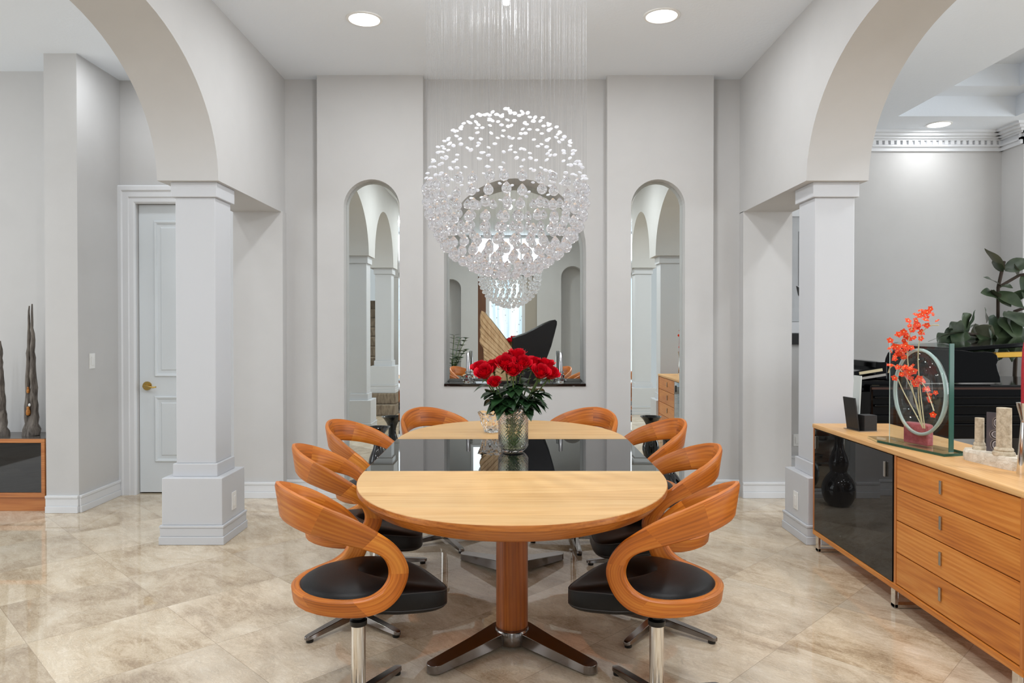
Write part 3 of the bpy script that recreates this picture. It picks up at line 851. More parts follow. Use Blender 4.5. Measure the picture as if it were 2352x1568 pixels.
def rose_mesh(seed, open_=1.0):
    r_ = random.Random(seed); mb = MB(); a = r_.uniform(0,6)
    lay = [(3,.005,.050,0,.9),(3,.009,.053,0,1.0),(4,.014,.054,.001,.95),(5,.020,.054,.003,.9),(5,.026,.052,.007,.85),(5,.031,.047,.011,.8)]
    for (n,rb,h,fl,w) in lay:
        for k in range(n):
            petal(mb, a+2*PI*k/n+r_.uniform(-.15,.15), w*r_.uniform(.9,1.1)*3.6/n if n > 3 else w*1.3, rb*open_, h*r_.uniform(.95,1.05), fl*open_, .0007)
        a += 2*PI/n*.5+.3
    return mb
def leaf_blade(mb, base, d, up, L, W_, droop=.3, n=6, fold=.15, wav=0):
    base = Vector(base); d = Vector(d).normalized(); side = d.cross(Vector(up)).normalized(); nrm = side.cross(d).normalized()
    i0 = len(mb.v)
    for k in range(n+1):
        t = k/n
        c = base+d*L*t-Vector((0,0,1))*droop*L*t*t
        w = W_*math.sin(PI*min(1,(t*.94+.05))**.85)*.5
        for s in (-1,-.5,0,.5,1):
            mb.v.append(tuple(c+side*w*s+nrm*(fold*w*abs(s)+wav*W_*math.sin(t*9+s*3)*abs(s))))
    for k in range(n):
        for j in range(4):
            a = i0+k*5+j; mb.f.append((a,a+1,a+6,a+5))
ROSES = [  # px offset in metres at the vase plane: x, z, y offset, scale, label
 (.022,1.224,.02,1.05,'red rose standing highest at the top of the bouquet'),
 (-.166,1.160,.03,.95,'red rose at the far left edge of the bouquet, partly behind its neighbour'),
 (-.138,1.138,-.03,1.1,'open red rose second from the left edge, facing forward'),
 (-.103,1.170,.02,1.05,'red rose with upright cup in the upper left of the bouquet'),
 (-.038,1.180,-.02,1.15,'large red rose just left of the bouquet centre in the upper row'),
 (.000,1.150,-.06,1.0,'red rose with swirled centre facing forward in the middle of the bouquet'),
 (.043,1.182,-.02,1.1,'red rose just right of the bouquet centre, below the topmost rose'),
 (.100,1.178,.02,1.05,'red rose in the upper right of the bouquet before the black wing'),
 (.131,1.140,-.04,1.1,'open red rose low on the right side of the bouquet'),
 (.160,1.178,.02,1.0,'red rose with pinkish upright petals near the right top edge'),
 (.182,1.132,.0,1.0,'red rose at the far right edge of the bouquet'),
 (-.088,1.096,-.07,.78,'small red rose hanging lowest at the front left'),
 (-.012,1.205,.05,.95,'red rose behind and left of the topmost rose'),
]
rr = random.Random(11)
for i, (x,z,dy,s,lb) in enumerate(ROSES):
    head = Vector((x*1.0, dy-.02, z-TZ))
    t = thing('rose', lb, 'rose', (VX,VY,TZ), 0, 'red roses in the crystal vase')
    b = rose_mesh(20+i, 1.05).build('bloom', M['rose'], t, smooth=80)
    tilt = Vector((x*2.0, -.55+dy*3, .85)).normalized() if i not in (0,9,3) else Vector((x*1.6,-.1,1)).normalized()
    q = Vector((0,0,1)).rotation_difference(tilt)
    b.location = head-tilt*.022*s; b.rotation_euler = q.to_euler(); b.scale = (s*1.06,)*3
    foot = Vector((rr.uniform(-.028,.028), rr.uniform(-.028,.028), .02)); neck = Vector((x*.26, dy*.2, .21))
    base_ = head-tilt*.022*s
    pts = []
    for k in range(9):
        u = k/8; pts.append((foot*(1-u)**2+2*neck*u*(1-u)+base_*u*u) if True else None)
    # keep the stem inside the vase mouth
    MB().tube(pts, .0036, 6).build('stem', M['stem'], t, smooth=60)
    cal = MB()
    for k in range(5):
        a = 2*PI*k/5; dd = Vector((math.cos(a),math.sin(a),-.15)); leaf_blade(cal, (0,0,.001), dd, (0,0,1), .028, .010, .25)
    c = cal.build('calyx', M['stem'], b, smooth=60)
    for k in range(11):
        u = rr.uniform(.40,.88); p = pts[int(u*8)]
        if p.z < .205: p = pts[5] if pts[5].z > .205 else pts[6]
        a = rr.uniform(0,2*PI) if i % 2 else math.atan2(-rr.uniform(.2,1), x*8+rr.uniform(-.7,.7))
        lm = MB(); leaf_blade(lm, p, (math.cos(a),math.sin(a),rr.uniform(-.15,.45)), (0,0,1), rr.uniform(.065,.095), rr.uniform(.052,.068), rr.uniform(.2,.8), fold=.2)
        lm.build('leaf', M['roseleaf'], t, smooth=60)
# crystal bowl
bo = thing('crystal_bowl', 'faceted clear crystal bowl on the far half of the table', 'bowl', (-.118,4.19,TZ))
bm_ = MB(); n = 9; rs = []
for k in range(9):
    t = k/8; z = .003+.118*t; r = .040+.040*t**.8
    rs.append([((r+.004*math.cos(9*a+6*t))*math.cos(a+.5*t), (r+.004*math.cos(9*a+6*t))*math.sin(a+.5*t), z) for a in [2*PI*j/18 for j in range(18)]])
for k in range(7,0,-1):
    t = k/8; z = .014+.107*t; r = .032+.040*t**.8
    rs.append([(r*math.cos(a+.5*t), r*math.sin(a+.5*t), z) for a in [2*PI*j/18 for j in range(18)]])
bm_.rings(rs); bm_.build('bowl_body', M['glass'], bo)

# ------------------------------------------------------------------ niche shelf pieces
ws = thing('wing_sculpture', 'pair of wings sculpture, one carved wood and one black, on the niche sill', 'sculpture', (0,5.93,.907))
def outline_solid(pts, y0, y1, bulge=0.0):
    m = MB(); P = [((px-1176)*.003594, 1.37-(py-750)*.003594-.907) for px,py in pts]
    cx = sum(p[0] for p in P)/len(P); cz = sum(p[1] for p in P)/len(P)
    ins = [(cx+(p[0]-cx)*.93, cz+(p[1]-cz)*.93) for p in P]
    m.rings([[(p[0],y1,p[1]) for p in ins],[(p[0],(y0+y1)/2+.006,p[1]) for p in P],[(p[0],(y0+y1)/2-.006,p[1]) for p in P],[(p[0],y0,p[1]) for p in ins]])
    return m
outline_solid([(1106,713),(1112,716),(1140,752),(1165,788),(1187,820),(1192,850),(1190,882),(1128,882),(1112,850),(1110,800),(1104,790),(1101,780),(1104,770),(1102,757),(1104,745),(1102,733),(1103,722)], -.02,.02).build('carved_wing', M['wing'], ws, smooth=30)
fe = 0
for k, (a,b,w) in enumerate([((1185,815),(1106,716),5),((1180,818),(1104,728),5.5),((1178,824),(1104,742),5.5),((1172,826),(1103,756),5.5),((1166,828),(1104,769),5.5),((1160,832),(1102,782),6),((1156,836),(1110,798),5),((1154,842),(1111,808),5),((1152,848),(1112,818),5),((1152,856),(1113,828),5),((1154,866),(1114,840),5),((1186,826),(1152,792),4.5),((1186,836),(1153,806),4.5),((1186,846),(1152,820),4.5)]):
    q = lambda p: Vector(((p[0]-1176)*.003594, -.020-.002*(k%3), 1.37-(p[1]-750)*.003594-.907))
    A, B = q(a), q(b); m = MB(); d = (B-A).normalized(); nrm = Vector((-d.z,0,d.x)); L = (B-A).length; w *= .003594
    rs = []
    for (t,ww,hh) in ((0,.35,.4),(.15,.7,.8),(.5,1,1),(.8,1.05,1),(.93,.8,.8),(1.0,.2,.3)):
        p = A+d*L*t; rs.append([p+nrm*w*ww+Vector((0,.006,0)), p+nrm*w*ww*.5+Vector((0,-.006*hh,0)), p-nrm*w*ww*.6+Vector((0,-.003*hh,0)), p-nrm*w*ww+Vector((0,.006,0))])
    m.rings(rs); m.build('feather', M['wing'], ws, smooth=40)
outline_solid([(1176,776),(1188,771),(1206,765),(1228,754),(1250,742),(1268,735),(1275,734),(1279,738),(1279,745),(1274,765),(1266,795),(1256,822),(1244,850),(1230,882),(1190,882),(1180,850),(1176,815)], -.03,.012).build('black_wing', mat('black_wing_lacquer', (10,10,11), .42, spec=.3), ws, smooth=30)
outline_solid([(1120,873),(1240,873),(1240,882),(1120,882)], -.05,.05).build('sculpture_base', M['blackstone'], ws)
def sill_candle(x, label):
    t = thing('candlestick', label, 'candlestick', (x,5.90,.907), 0, 'crystal candlesticks on the niche sill')
    MB().lathe([(.03,0),(.042,.006),(.046,.022),(.04,.036),(.026,.044),(.034,.056),(.03,.068),(.018,.074),(.026,.084),(.024,.094)], 12).build('holder', M['glass'], t)
    MB().lathe([(.017,.094),(.017,.245),(.012,.252)], 20).build('candle', M['silver'], t, smooth=40)
    return t
sill_candle(-.36,'silver candle in a crystal holder on the niche sill, left of the wings')
sill_candle(.40,'silver candle in a crystal holder on the niche sill, right of the wings')

# floor vases in front of the narrow mirrors
def gourd(x,y,label):
    t = tag(MB().lathe([(.01,0),(.07,0),(.08,.003),(.095,.02),(.118,.065),(.126,.12),(.117,.175),(.09,.225),(.062,.252),(.058,.262),(.066,.285),(.075,.32),(.070,.36),(.052,.405),(.036,.44),(.030,.48),(.036,.52),(.055,.56),(.082,.592),(.096,.602),(.092,.605),(.062,.577),(.036,.53),(.01,.50)], 48, caps=(True,True)).build('floor_vase', M['ceramic'], smooth=60, subsurf=1), label, 'vase', 'black gourd vases on the floor')
    t.location = (x,y,0); return t
gourd(-1.027,5.5,'glossy black gourd shaped floor vase before the left narrow mirror')
gourd(1.19,5.5,'glossy black gourd shaped floor vase before the right narrow mirror')

# ------------------------------------------------------------------ sideboard
SX0, SX1, SY0, SY1, SZ0, SZ = 1.846, 2.315, 2.585, 4.40, .10, .777
sb = thing('sideboard', 'long cherry sideboard with black glass door and four drawers', 'sideboard', (SX0,SY0,0))
L = SY1-SY0; D = SX1-SX0; zt = SZ-.027
MB().box(-.004,D,-.004,L+.004,zt,SZ).build('top', M['sidetop'], sb, bevel=.006)
MB().box(0,D,0,L,SZ0,SZ0+.028).build('bottom_panel', M['sidewood'], sb, bevel=.003)
for y in (0,L-.018): MB().box(.001,D,y,y+.018,SZ0+.028,zt).build('side_panel', M['sidewood_v'], sb, bevel=.002)
dv = SY1-SY0-.93       # divider between drawers and door
MB().box(.004,D,dv-.018,dv,SZ0+.028,zt).build('divider', M['sidewood_v'], sb)
MB().box(D-.012,D,.018,L-.018,SZ0+.028,zt).build('back_panel', M['sidewood'], sb)
dg = MB().box(.002,.018,dv+.012,L-.020,SZ0+.031,zt-.004).build('glass_door', M['blackglass'], sb, bevel=.001)
for yy in (dv+.075, L-.045): MB().box(-.008,.002,yy-.008,yy+.008,zt-.12,zt-.045).build('door_handle', M['steel'], dg, bevel=.002)
dh = (zt-SZ0-.034)/4
for k in range(4):
    z0 = SZ0+.030+k*dh
    dr = MB().box(.006,.024,.020,dv-.020,z0+.003,z0+dh-.002).build('drawer', M['sidewood'], sb, bevel=.0015)
    MB().box(-.002,.006,.50,.514,z0+dh*.36,z0+dh*.74).build('drawer_pull', M['steel'], dr, bevel=.0015)
for yy in (.055,L/2,L-.035):
    m = MB()
    m.box(.012,.030,yy-.018,yy+.018,.004,SZ0); m.box(D-.03,D-.012,yy-.018,yy+.018,.004,SZ0); m.box(.012,D-.012,yy-.018,yy+.018,.004,.022)
    m.lathe([(.016,0),(.016,.004)], 16, c=(.025,yy,0)); m.lathe([(.016,0),(.016,.004)], 16, c=(D-.025,yy,0))
    m.build('sled_leg', M['chrome'], sb, bevel=.002)

# things on the sideboard
def on(name, label, cat, x, y, rz=0, group=None): return thing(name, label, cat, (x,y,SZ), rz, group)
t = on('card_stand', 'small slate stand holding an upright glass plate, near the pillar', 'stand', 2.005, 4.09, math.radians(8))
MB().box(-.022,.055,-.04,.03,0,.092).build('block', M['frame_dark'], t, bevel=.002)
mt = Matrix.Translation((-.04,.03,.0)) @ Matrix.Rotation(math.radians(-8),4,'Y')
MB().box(-.005,.003,-.05,.06,.006,.19,mt).build('slate_plate', M['frame_dark'], t)
MB().box(-.012,-.004,.035,.10,.0,.31,Matrix.Rotation(math.radians(3),4,'Y')).build('glass_plate', mat('frosted_plate', (226,232,230), .25, trans=.35), t)
MB().box(-.06,.05,-.05,.10,0,.005).build('foot_plate', M['steel'], t)
# glass vase with the oval bowl
gv = on('glass_vase', 'tall rectangular green glass vase with an oval hollow, on the sideboard', 'vase', 1.99, 3.50, math.radians(14))
# local: plate spans along y, faces -x
bp = MB()
bp.prism([(-.075,-.22),(.06,-.22),(.085,-.10),(.085,.30),(-.02,.33),(-.075,.2)],0,.012); bp.build('base_plate', M['pane'], gv)
for (a_,b_) in (((-.075,-.22),(.06,-.22)),((.06,-.22),(.085,-.10)),((-.075,.2),(-.075,-.22))):
    MB().quad((*a_,0),(*b_,0),(*b_,.0122),(*a_,.0122)).quad((a_[0]*.985,a_[1]*.985,0),(b_[0]*.985,b_[1]*.985,0),(b_[0]*.985,b_[1]*.985,.0121),(a_[0]*.985,a_[1]*.985,.0121)).build('base_edge', M['glassedge'], gv)
fp = MB()
# plate with an oval opening closed by bulging lens halves
def oval(k, n, ry=.155, rz=.205, cz=.275): a = 2*PI*k/n; return (ry*math.cos(a), cz+rz*math.sin(a))
n = 48; rect = []
hy, z0, z1 = .185, .012, .515
for k in range(n):
    a = 2*PI*k/n; c, s_ = math.cos(a), math.sin(a); cz = (z0+z1)/2; hz = (z1-z0)/2
    sc_ = min(hy/abs(c) if abs(c) > 1e-6 else 9, hz/abs(s_) if abs(s_) > 1e-6 else 9)
    rect.append((c*sc_, cz+s_*sc_))
ov = [oval(k,n) for k in range(n)]
x0, x1 = -.012, .012
fp.rings([[(x0,p[0],p[1]) for p in rect],[(x1,p[0],p[1]) for p in rect],[(x1,p[0],p[1]) for p in ov],[(x0,p[0],p[1]) for p in ov]], closed_loop=True)
fp.build('upright_plate', M['pane'], gv)
MB().box(x0-.0004,x0+.003,hy-.0002,hy+.0006,z0,z1).build('plate_edge', mat('pale_plate_edge', (206,222,216), .1), gv)
for (yy) in (-hy,): MB().box(x0-.0005,x1+.0005,yy-.0005,yy+.0045,z0,z1).build('plate_edge', M['glassedge'], gv)
bv = MB()
def lens(sgn, th, off):
    rs = []
    for q in range(0,8):
        f = math.cos(q/7*PI/2*.98); b = math.sin(q/7*PI/2)
        rs.append([(sgn*(off+th*b), p[0]*f, .275+(p[1]-.275)*f) for p in ov])
    return rs
for sgn in (-1,1):
    bv.rings(lens(sgn,.060,.006), cap0=False)
bv.build('oval_bowl', M['bowlpane'], gv, smooth=50)
rim = MB(); rim.tube([(-.004,p[0]*1.0,.275+(p[1]-.275)) for p in ov]+[(-.004,ov[0][0],ov[0][1])], .008, 10, caps=False); rim.build('oval_rim', mat('pale_glass_rim', (196,216,214), .1, trans=.3), gv, smooth=60)
pk = MB(); pk.prism([(.013,-.03),(.05,-.03),(.07,.0),(.075,.045),(.07,.09),(.05,.12),(.013,.12)],.0125,.115); pk.build('pink_block', M['pink'], gv, bevel=.006)

# orange blossom spray
sp = on('blossom_spray', 'spray of small orange blossoms arranged in the green glass vase', 'flowers', 1.99, 3.50, math.radians(14))
ro = random.Random(5)
def bez(p0,p1,p2,p3,n=14):
    p0,p1,p2,p3 = map(Vector,(p0,p1,p2,p3)); return [p0*(1-t)**3+3*p1*t*(1-t)**2+3*p2*t*t*(1-t)+p3*t**3 for t in [k/n for k in range(n+1)]]
STEMS = [bez((0,-.02,.10),(-.02,.03,.3),(-.05,.10,.5),(-.03,-.03,.66)), bez((0,-.02,.10),(-.01,.03,.33),(-.05,.12,.47),(-.06,.14,.36),12), bez((0,-.02,.10),(0,.04,.34),(-.03,-.02,.42),(-.05,-.135,.20),14), bez((0,-.03,.1),(0,.02,.4),(-.03,.03,.62),(-.02,-.13,.60)), bez((0,-.02,.1),(0,.05,.2),(-.01,.09,.25),(-.02,.12,.33))]
for s_ in STEMS: MB().tube(s_, .0028, 6).build('stem', M['orchidstem'], sp, smooth=60)
def blossom(mb_):
    for k in range(5):
        a = 2*PI*k/5; leaf_blade(mb_, (.001*math.cos(a),.001*math.sin(a),0), (math.cos(a),math.sin(a),.28), (0,0,1), .0145, .0135, .12, n=5, fold=.25)
    n0_ = len(mb_.f); mb_.sph((0,0,.0035), .0026, 6, 4)
    for q_ in range(n0_, len(mb_.f)): mb_.mi[q_] = 1
fb = MB(); blossom(fb); fme = fb.build('blossom', M['orchid'], sp, smooth=60, mats=[M['orchid'], mat('blossom_heart', (250,214,150), .6)])
cents = []
for _ in range(100):
    # dense crown above the bowl, thinning along the arching stems
    u = ro.random()
    if u < .70:
        w_ = ro.random(); c_ = Vector(((-.045,.135,.48),(-.05,.10,.44),(-.045,.075,.50),(-.04,.06,.56),(-.035,.02,.60),(-.03,-.02,.655),(-.04,.055,.37))[int(w_*7)])
        p = c_+Vector((ro.gauss(0,.020), ro.gauss(-.025,.019), ro.gauss(0,.022)))
    elif u < .8: p = Vector(STEMS[1][ro.randrange(6,13)])+Vector((ro.gauss(0,.015),ro.gauss(0,.02),ro.gauss(0,.02)))
    elif u < .95: p = Vector(STEMS[2][ro.randrange(7,15)])+Vector((ro.gauss(0,.012),ro.gauss(0,.014),ro.gauss(0,.014)))
    else: p = Vector(STEMS[3][ro.randrange(9,15)])+Vector((ro.gauss(0,.015),ro.gauss(0,.02),ro.gauss(0,.02)))
    cents.append(p)
for k, p in enumerate(cents):
    o = fme if k == 0 else bpy.data.objects.new('blossom', fme.data)
    if k: COL.objects.link(o); o.parent = sp
    o.location = p; o.rotation_euler = (1.1+ro.uniform(-.7,.7), ro.uniform(-.6,.6), -.6+ro.uniform(-.8,.8)); o.scale = (ro.uniform(.8,1.3),)*3

# stone with columns
sn = on('stone_sculpture', 'rough pale stone with two broken columns and an agate slice', 'sculpture', 2.085, 3.09, math.radians(8))
rb = MB(); rs = []
rx = random.Random(2)
for k in range(8):
    x = -.05+.10*k/7
pts = []
for k in range(28):
    a = 2*PI*k/28; c, s_ = math.cos(a), math.sin(a)
    pts.append((.058*math.copysign(abs(c)**.45,c)*rx.uniform(.93,1.06), .15*math.copysign(abs(s_)**.45,s_)*rx.uniform(.96,1.04)))
rb.rings([[(x*.98,y*.98,0) for x,y in pts],[(x*rx.uniform(.98,1.04),y,.018) for x,y in pts],[(x*rx.uniform(.97,1.03),y*.99,.038) for x,y in pts],[(x*.90,y*.95,.050+rx.uniform(-.003,.003)) for x,y in pts],[(x*.5,y*.5,.051) for x,y in pts]])
rb.build('stone_base', M['roughstone'], sn, smooth=20)
def colm(x,y,r,h,name):
    prof = [(r*1.45,.048),(r*1.5,.056),(r*1.42,.064),(r*1.2,.068),(r*1.28,.074),(r*1.2,.080),(r,.084),(r*.97,.05+h)]
    m = MB(); m.lathe(prof, 24, (x,y,0)); m.build(name, M['stone'], sn, smooth=40)
colm(-.005,.085,.0185,.14,'column'); colm(-.012,-.055,.0285,.20,'column')
ag = MB().box(-.005,.005,-.036,.036,0,.172).build('agate_slice', M['agate'], sn); ag.location = (.018,.018,.048); ag.rotation_euler = (0,0,math.radians(36))
# red candles
def red_candle(x,y,label):
    t = on('candlestick', label, 'candlestick', x, y, 0, 'red candles in tapered steel holders')
    MB().lathe([(.0265,0),(.027,.003),(.0135,.205),(.0125,.214),(.0150,.226),(.029,.284),(.0295,.288),(.022,.287)], 32).build('holder', M['chrome'], t, smooth=50)
    MB().lathe([(.0125,.27),(.0125,.42),(.0095,.50),(.005,.53),(.002,.537)], 20).build('candle', M['candle'], t, smooth=60)
    return t
red_candle(2.054,2.875,'red candle in a tapered steel holder beside the stone columns')
red_candle(2.12,2.755,'red candle in a tapered steel holder, second of the pair seen in the right mirror')

# ------------------------------------------------------------------ piano, fig tree, picture
pn = thing('grand_piano', 'black lacquered grand piano behind the sideboard', 'piano', (2.55,5.1,0))
case = [(0,0),(2.2,0),(2.2,.5),(1.95,.62),(1.6,.95),(1.2,1.35),(.85,1.45),(.55,1.2),(.3,.62),(0,.55)]
MB().prism(case,.57,.955).build('case', M['blackgloss'], pn, bevel=.015)
MB().prism([(.02,-.03),(2.2,-.03),(2.2,0),(.02,0)],.70,.745).build('moulding', M['blackgloss'], pn, bevel=.008)
for z_ in (.665,.80,.86): MB().box(.02,2.2,-.022,0,z_,z_+.018).build('highlight_ridge', M['blackgloss'], pn, bevel=.008)  # ridges added to catch horizontal highlights on the case
MB().box(.0,2.2,-.015,0,.925,.94).build('painted_highlight', mat('warm_highlight_brown', (60,34,22), .1), pn)  # brown strip painted where a warm highlight runs along the top rail
MB().box(-.10,.30,.06,.52,.90,.985).build('key_bed', M['blackgloss'], pn, bevel=.012)
mtk = Matrix.Translation((-.06,.10,.992)) @ Matrix.Rotation(math.radians(-9),4,'Y')
MB().box(0,.20,0,.4,.020,.055,mtk).build('fallboard', M['blackgloss'], pn)
MB().box(.03,.20,-.004,.4,.026,.046,mtk).build('key_slip', M['ivory'], pn)
MB().box(-.02,.22,-.002,.4,-.012,.006,mtk).build('key_strip', M['steel'], pn)
MB().box(.10,.18,.12,.5,.985,1.115).build('stop_block', M['blackgloss'], pn, bevel=.008)
def pp(px,py,d): return ((px-1176)/1650*d-2.55, 1.37-(py-750)*d/1650)
dk = [pp(px,py,5.25) for px,py in ((2020,880),(2298,878),(2297,866),(2291,850),(2288,836),(2292,826),(2289,816),(2279,809),(2262,807),(2235,808),(2205,804),(2150,801),(2100,801),(2062,802),(2049,804),(2041,810),(2036,822),(2033,838),(2027,856))]
MB().prism(dk,.14,.165,axis=1).build('music_desk', M['blackgloss'], pn, bevel=.005)
x0_,z0_ = pp(2183,808,5.6)
lm = Matrix.Translation((x0_,.5,z0_)) @ Matrix.Rotation(math.radians(-4.2),4,'Y')
MB().box(0,1.35,-.05,.75,0,.034,lm).build('lid', M['blackgloss'], pn, bevel=.006)
x1_,z1_ = pp(2288,822,5.45)
MB().box(0,.9,0,.06,0,.042,Matrix.Translation((x1_,.35,z1_)) @ Matrix.Rotation(math.radians(-1.8),4,'Y')).build('gold_rail', M['gold'], pn, bevel=.004)
MB().box(x1_+.70,x1_+.73,.36,.39,.955,z1_+.01).build('lid_prop', M['blackgloss'], pn)
for (x,y) in ((.18,.25),(.95,1.2),(1.95,.3)):
    MB().lathe([(.03,0),(.035,.05),(.045,.08),(.06,.42),(.075,.57)], 20, c=(x,y,0)).build('leg', M['blackgloss'], pn, smooth=50)

fg = thing('fig_tree', 'fiddle leaf fig plant behind the grand piano', 'plant', (4.74,6.82,0))
MB().lathe([(.16,0),(.2,.02),(.24,.38),(.22,.40),(.2,.36)], 28).build('pot', M['pot'], fg, smooth=40)
rf = random.Random(9)
def fpt(px,py,d): return Vector(((px-1176)/1650*d-4.74, d-6.82, 1.37-(py-750)*d/1650))
BR = [[(0,0,.3),(.02,-.03,.9),(-.02,-.1,1.16),fpt(2292,752,6.5),fpt(2292,660,6.4),fpt(2305,600,6.4)], [(.01,0,.4),(.02,-.03,1.14),fpt(2310,750,6.5),fpt(2330,715,6.4),fpt(2400,690,6.4)], [fpt(2300,765,6.5),fpt(2250,770,6.4),fpt(2215,765,6.3)], [fpt(2292,660,6.4),fpt(2340,632,6.4),fpt(2390,625,6.3)]]
for b in BR: MB().tube(b, [.014]*len(b), 8).build('branch', M['figback'], fg, smooth=60)
def bigleaf(p, q, w, roll=0, droop=.12):
    A = fpt(*p); B = fpt(*q); d = B-A; L_ = d.length
    up = Matrix.Rotation(roll,3,d.normalized()) @ Vector((.1,-.75,.65))
    m = MB(); leaf_blade(m, A, d, up, L_, w*.82, droop, n=9, fold=.16, wav=.05)
    return m.build('leaf', M['figleaf'], fg, smooth=70)
LV = [((2305,618,6.4),(2260,560,6.3),.10,1.2),((2300,625,6.4),(2278,592,6.3),.10,1.0),((2306,620,6.4),(2372,590,6.3),.16,.3),((2296,655,6.4),(2258,628,6.3),.12,.4),((2298,655,6.4),(2326,658,6.3),.09,.2),((2290,680,6.4),(2252,665,6.3),.15,0),((2288,684,6.4),(2282,660,6.3),.12,.6),((2292,670,6.4),(2352,700,6.2),.15,.5),((2296,672,6.4),(2322,700,6.3),.12,.9),
 ((2220,758,6.3),(2212,712,6.2),.24,-.2),((2222,755,6.3),(2240,705,6.3),.13,1.0),((2216,760,6.3),(2190,785,6.2),.20,.3),((2214,762,6.3),(2132,772,6.2),.09,1.2),((2250,770,6.4),(2278,742,6.3),.2,.4),((2255,768,6.4),(2270,790,6.2),.2,.1),((2285,725,6.4),(2278,770,6.3),.18,-.3),((2300,728,6.4),(2345,775,6.2),.22,.2),((2310,715,6.4),(2362,745,6.2),.24,.1),((2290,760,6.4),(2312,800,6.2),.2,-.2),((2240,775,6.4),(2205,815,6.1),.22,.1),((2225,775,6.4),(2185,805,6.2),.2,.4),((2270,780,6.4),(2245,812,6.2),.22,0),((2292,740,6.4),(2330,805,6.2),.18,.3),((2320,722,6.4),(2352,800,6.2),.2,-.2),((2320,690,6.4),(2358,660,6.3),.12,.8),((2335,632,6.4),(2330,600,6.3),.08,.4),((2230,785,6.4),(2270,815,6.2),.2,.3),((2350,628,6.4),(2352,680,6.3),.09,.2),((2215,770,6.3),(2170,800,6.2),.18,.2),((2265,740,6.4),(2262,700,6.3),.14,.2)]
for (p,q,w,rl) in LV: bigleaf(p,q,w,rl)
for k in range(26):
    px_ = rf.uniform(2175,2350); py_ = rf.uniform(735,790); d_ = rf.uniform(6.45,6.75); a_ = rf.uniform(-.3,PI+.3); l_ = rf.uniform(38,62)
    bigleaf((px_,py_,d_), (px_+l_*math.cos(a_)*.7, py_+abs(l_*math.sin(a_))*.9+8, d_-rf.uniform(0,.12)), rf.uniform(.13,.2), rf.uniform(-.6,.9), .08)
MB().tube([fpt(2305,775,6.6),fpt(2270,782,6.6),fpt(2240,770,6.6)],.013,8).build('branch', M['figback'], fg, smooth=60)

pc = thing('boat_picture', 'tall black and white picture of a boat beyond the right pillar', 'picture', (2.55,6.9,1.42))
MB().box(-.3,.36,-.02,0,0,1.0).build('print', noisy('grey_print', (206,208,210), (180,182,184), 2, .4, stretch=(1,1,.6)), pc)
hull = MB(); hull.prism([(.17,.34),(.24,.30),(.36,.27),(.36,.20),(.25,.20),(.19,.25)],-.024,-.02,axis=1); hull.build('boat', M['frame_dark'], pc)
for xx in (.19,.215,.25): MB().box(xx,xx+.002,-.023,-.02,.34,.86).build('rigging', M['frame_dark'], pc)
MB().box(-.32,.38,-.05,0,-.11,-.005).build('frame_ledge', M['trim'], pc)
MB().box(-.32,.38,-.05,0,1.0,1.11).build('frame_head', M['trim'], pc)
tag(MB().box(2.3,2.93,6.86,6.9,1.20,1.30).build('wall_shelf', M['frame_dark']), 'dark narrow shelf under the boat picture', 'shelf')

# ------------------------------------------------------------------ left: media console + driftwood sculptures
mc = thing('media_console', 'low cherry wood console with a black glass door under the driftwood sculptures', 'console', (-4.6,5.31,0))
w_ = 1.14
MB().box(-.6,w_,.02,.33,0,.105).build('plinth', M['console'], mc, bevel=.002)
m = MB(); m.box(-.6,w_,0,.33,.105,.14); m.box(-.6,w_,0,.33,.51,.54); m.box(w_-.028,w_,0,.33,.14,.51); m.box(-.6,-.572,0,.33,.14,.51); m.box(-.572,w_-.028,.05,.33,.14,.51)
m.build('case', M['console'], mc, bevel=.002)
MB().box(-.57,w_-.03,.006,.014,.142,.508).build('glass_door', M['blackglass'], mc)
MB().box(-.6,w_,.0,.33,.5402,.5425).build('top_skin', mat('console_top', (92,86,80), .2), mc)
def driftwood(x,y,hh,label,seed):
    t = thing('driftwood_sculpture', label, 'sculpture', (x,y,.5427), 0, 'dark driftwood sculptures on the console')
    r0 = random.Random(seed)
    for (bx, tx, r1, h2) in ((-.030,-.010,.019,hh*.985),(.026,.012,.027,hh)):
        pts = []; rad = []; n = 22
        for k in range(n+1):
            u = k/n
            pts.append((bx*(1-u)+tx*u+r0.uniform(-.005,.005)*(1-u), r0.uniform(-.006,.006), h2*u))
            rad.append((r1*(1-u)**.8+.005)*(1.35 if u < .08 else 1)*r0.uniform(.86,1.14))
        mb = MB(); mb.tube(pts, rad, 12); mb.build('spire', M['drift'], t, smooth=40)
    rt = MB(); rt.lathe([(.046,0),(.040,.03),(.026,.09),(.016,.15)], 14); rt.build('root_base', M['drift'], t, smooth=30)
    for (z,s) in ((.185,1.0),(.345,.7)):
        f = MB(); s *= .8; f.lathe([(.012*s,-.035*s),(.019*s,-.02*s),(.017*s,.01*s),(.011*s,.022*s),(.014*s,.035*s),(.008*s,.048*s)], 12, c=(-.004,-.026,z)); f.build('carved_figure', M['amber'], t, smooth=50)
    MB().sph((.008,-.028,.235),.009,8,6,1.4).build('white_bird', M['white'], t, smooth=60)
    return t
driftwood(-3.66,5.46,1.0,'tall dark driftwood sculpture at the right end of the console, twin spires',1)
driftwood(-3.885,5.44,.72,'dark driftwood sculpture cut by the left edge of the photo, shorter',2)

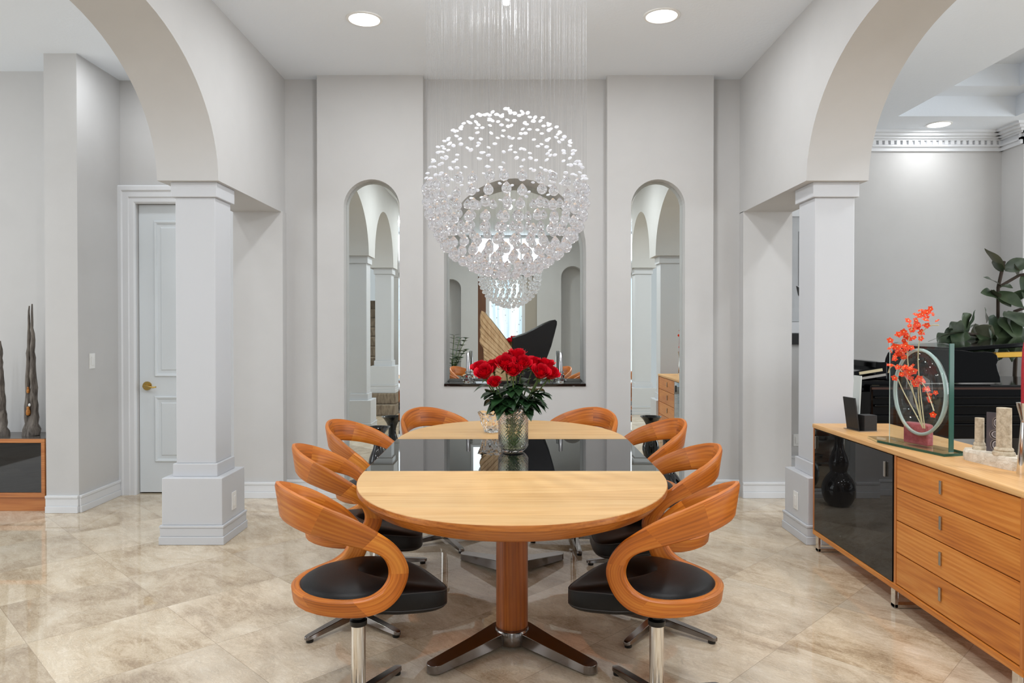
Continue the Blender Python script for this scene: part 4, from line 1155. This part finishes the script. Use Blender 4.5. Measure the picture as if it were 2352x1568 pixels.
# plant reflected in the niche mirror (stands behind the viewer)
zp = thing('potted_plant', 'green leafy potted plant near the entry, seen in the niche mirror', 'plant', (-1.08,-.7,0))
MB().lathe([(.13,0),(.17,.02),(.2,.34),(.17,.36)], 24).build('pot', M['pot'], zp, smooth=40)
rz_ = random.Random(4)
for k in range(9):
    a = rz_.uniform(0,6.28); e = Vector((math.cos(a)*.28,math.sin(a)*.28,rz_.uniform(.75,1.25)))
    pts = bez((0,0,.3),(0,0,.6),e*.75+Vector((0,0,.2)),e,8); MB().tube(pts,.006,5).build('stalk', M['stem'], zp, smooth=60)
    for q in range(3,9):
        for s_ in (-1,1):
            lm = MB(); leaf_blade(lm, pts[q], (math.cos(a+s_*1.4),math.sin(a+s_*1.4),.4), (0,0,1), .13, .085, .2); lm.build('leaf', M['roseleaf'], zp, smooth=60)

# ------------------------------------------------------------------ light
w = bpy.data.worlds.new('World'); sc.world = w; w.use_nodes = True
bg = w.node_tree.nodes['Background']; bg.inputs[0].default_value = (.90,.95,1,1); bg.inputs[1].default_value = .45
def area(name, loc, rot, size, power, col=(1,1,1), shape='RECTANGLE', sy=None, spread=PI):
    l = bpy.data.lights.new(name, 'AREA'); l.energy = power; l.color = col; l.shape = shape; l.size = size; l.spread = spread
    if sy: l.size_y = sy
    o = bpy.data.objects.new(name, l); COL.objects.link(o); o.location = loc; o.rotation_euler = rot; return o
WARM = (.94,.97,1)
for (x,y,p) in ((-.96,4.69,7),(.962,4.64,7),(-.96,2.3,15),(.96,2.3,15),(-.96,0,18),(.96,0,18),(0,-2,16)):  # first pair sits at visible fixtures; the rest are added to brighten the hall
    area('downlight_and_fill', (x,y,H-.012), (0,0,0), .18, p, WARM, 'DISK')
for (x,y,p) in ((4.22,7.12,2.6),(4.2,1.5,16),(3.0,4.2,10),(2.9,2.0,20),(-3.6,3.0,9),(-4.6,4.4,5),(-3.4,.9,9),(-2.75,5.2,4)):  # first sits at a visible fixture; the others are added fill for the side rooms
    area('downlight_and_fill', (x,y,H-.012 if not (3.6<x<4.8 and y<6.9) else H+.36), (0,0,0), .18, p, WARM, 'DISK')
sl = bpy.data.lights.new('chandelier_spot','SPOT'); sl.energy = 45; sl.spot_size = math.radians(34); sl.spot_blend = .6; sl.shadow_soft_size = .05; sl.color = WARM
so = bpy.data.objects.new('chandelier_spot', sl); COL.objects.link(so); so.location = (CC.x, CC.y, H-.06)
pl = bpy.data.lights.new('chandelier_bulb','POINT'); pl.energy = 15; pl.shadow_soft_size = .03; pl.color = WARM
po = bpy.data.objects.new('chandelier_bulb', pl); COL.objects.link(po); po.location = (CC.x, CC.y, 2.835)
# unseen area lights added at both sides to brighten the rooms
area('added_side_light_left', (-7.2,1.5,1.8), (0,-PI/2,0), 2.4, 75, (.92,.97,1), sy=6)
area('added_side_light_right', (8.2,2.5,1.8), (0,PI/2,0), 2.4, 120, (.92,.97,1), sy=6)

# ------------------------------------------------------------------ camera
cam = bpy.data.cameras.new('Camera'); co = bpy.data.objects.new('Camera', cam); COL.objects.link(co)
co.location = (0,0,1.37); co.rotation_euler = (PI/2-.010,0,0)
cam.sensor_width = 36; cam.lens = 1650/2352*36; cam.shift_y = -17.5/2352; cam.clip_start = .05; cam.clip_end = 60
sc.camera = co
sc.view_settings.view_transform = 'Standard'; sc.view_settings.look = 'None'; sc.view_settings.gamma = 1
sc.view_settings.exposure = 0.51
sc.cycles.use_denoising = True
sc.cycles.max_bounces = 12; sc.cycles.transmission_bounces = 10; sc.cycles.glossy_bounces = 6; sc.cycles.diffuse_bounces = 4
sc.cycles.sample_clamp_indirect = 6
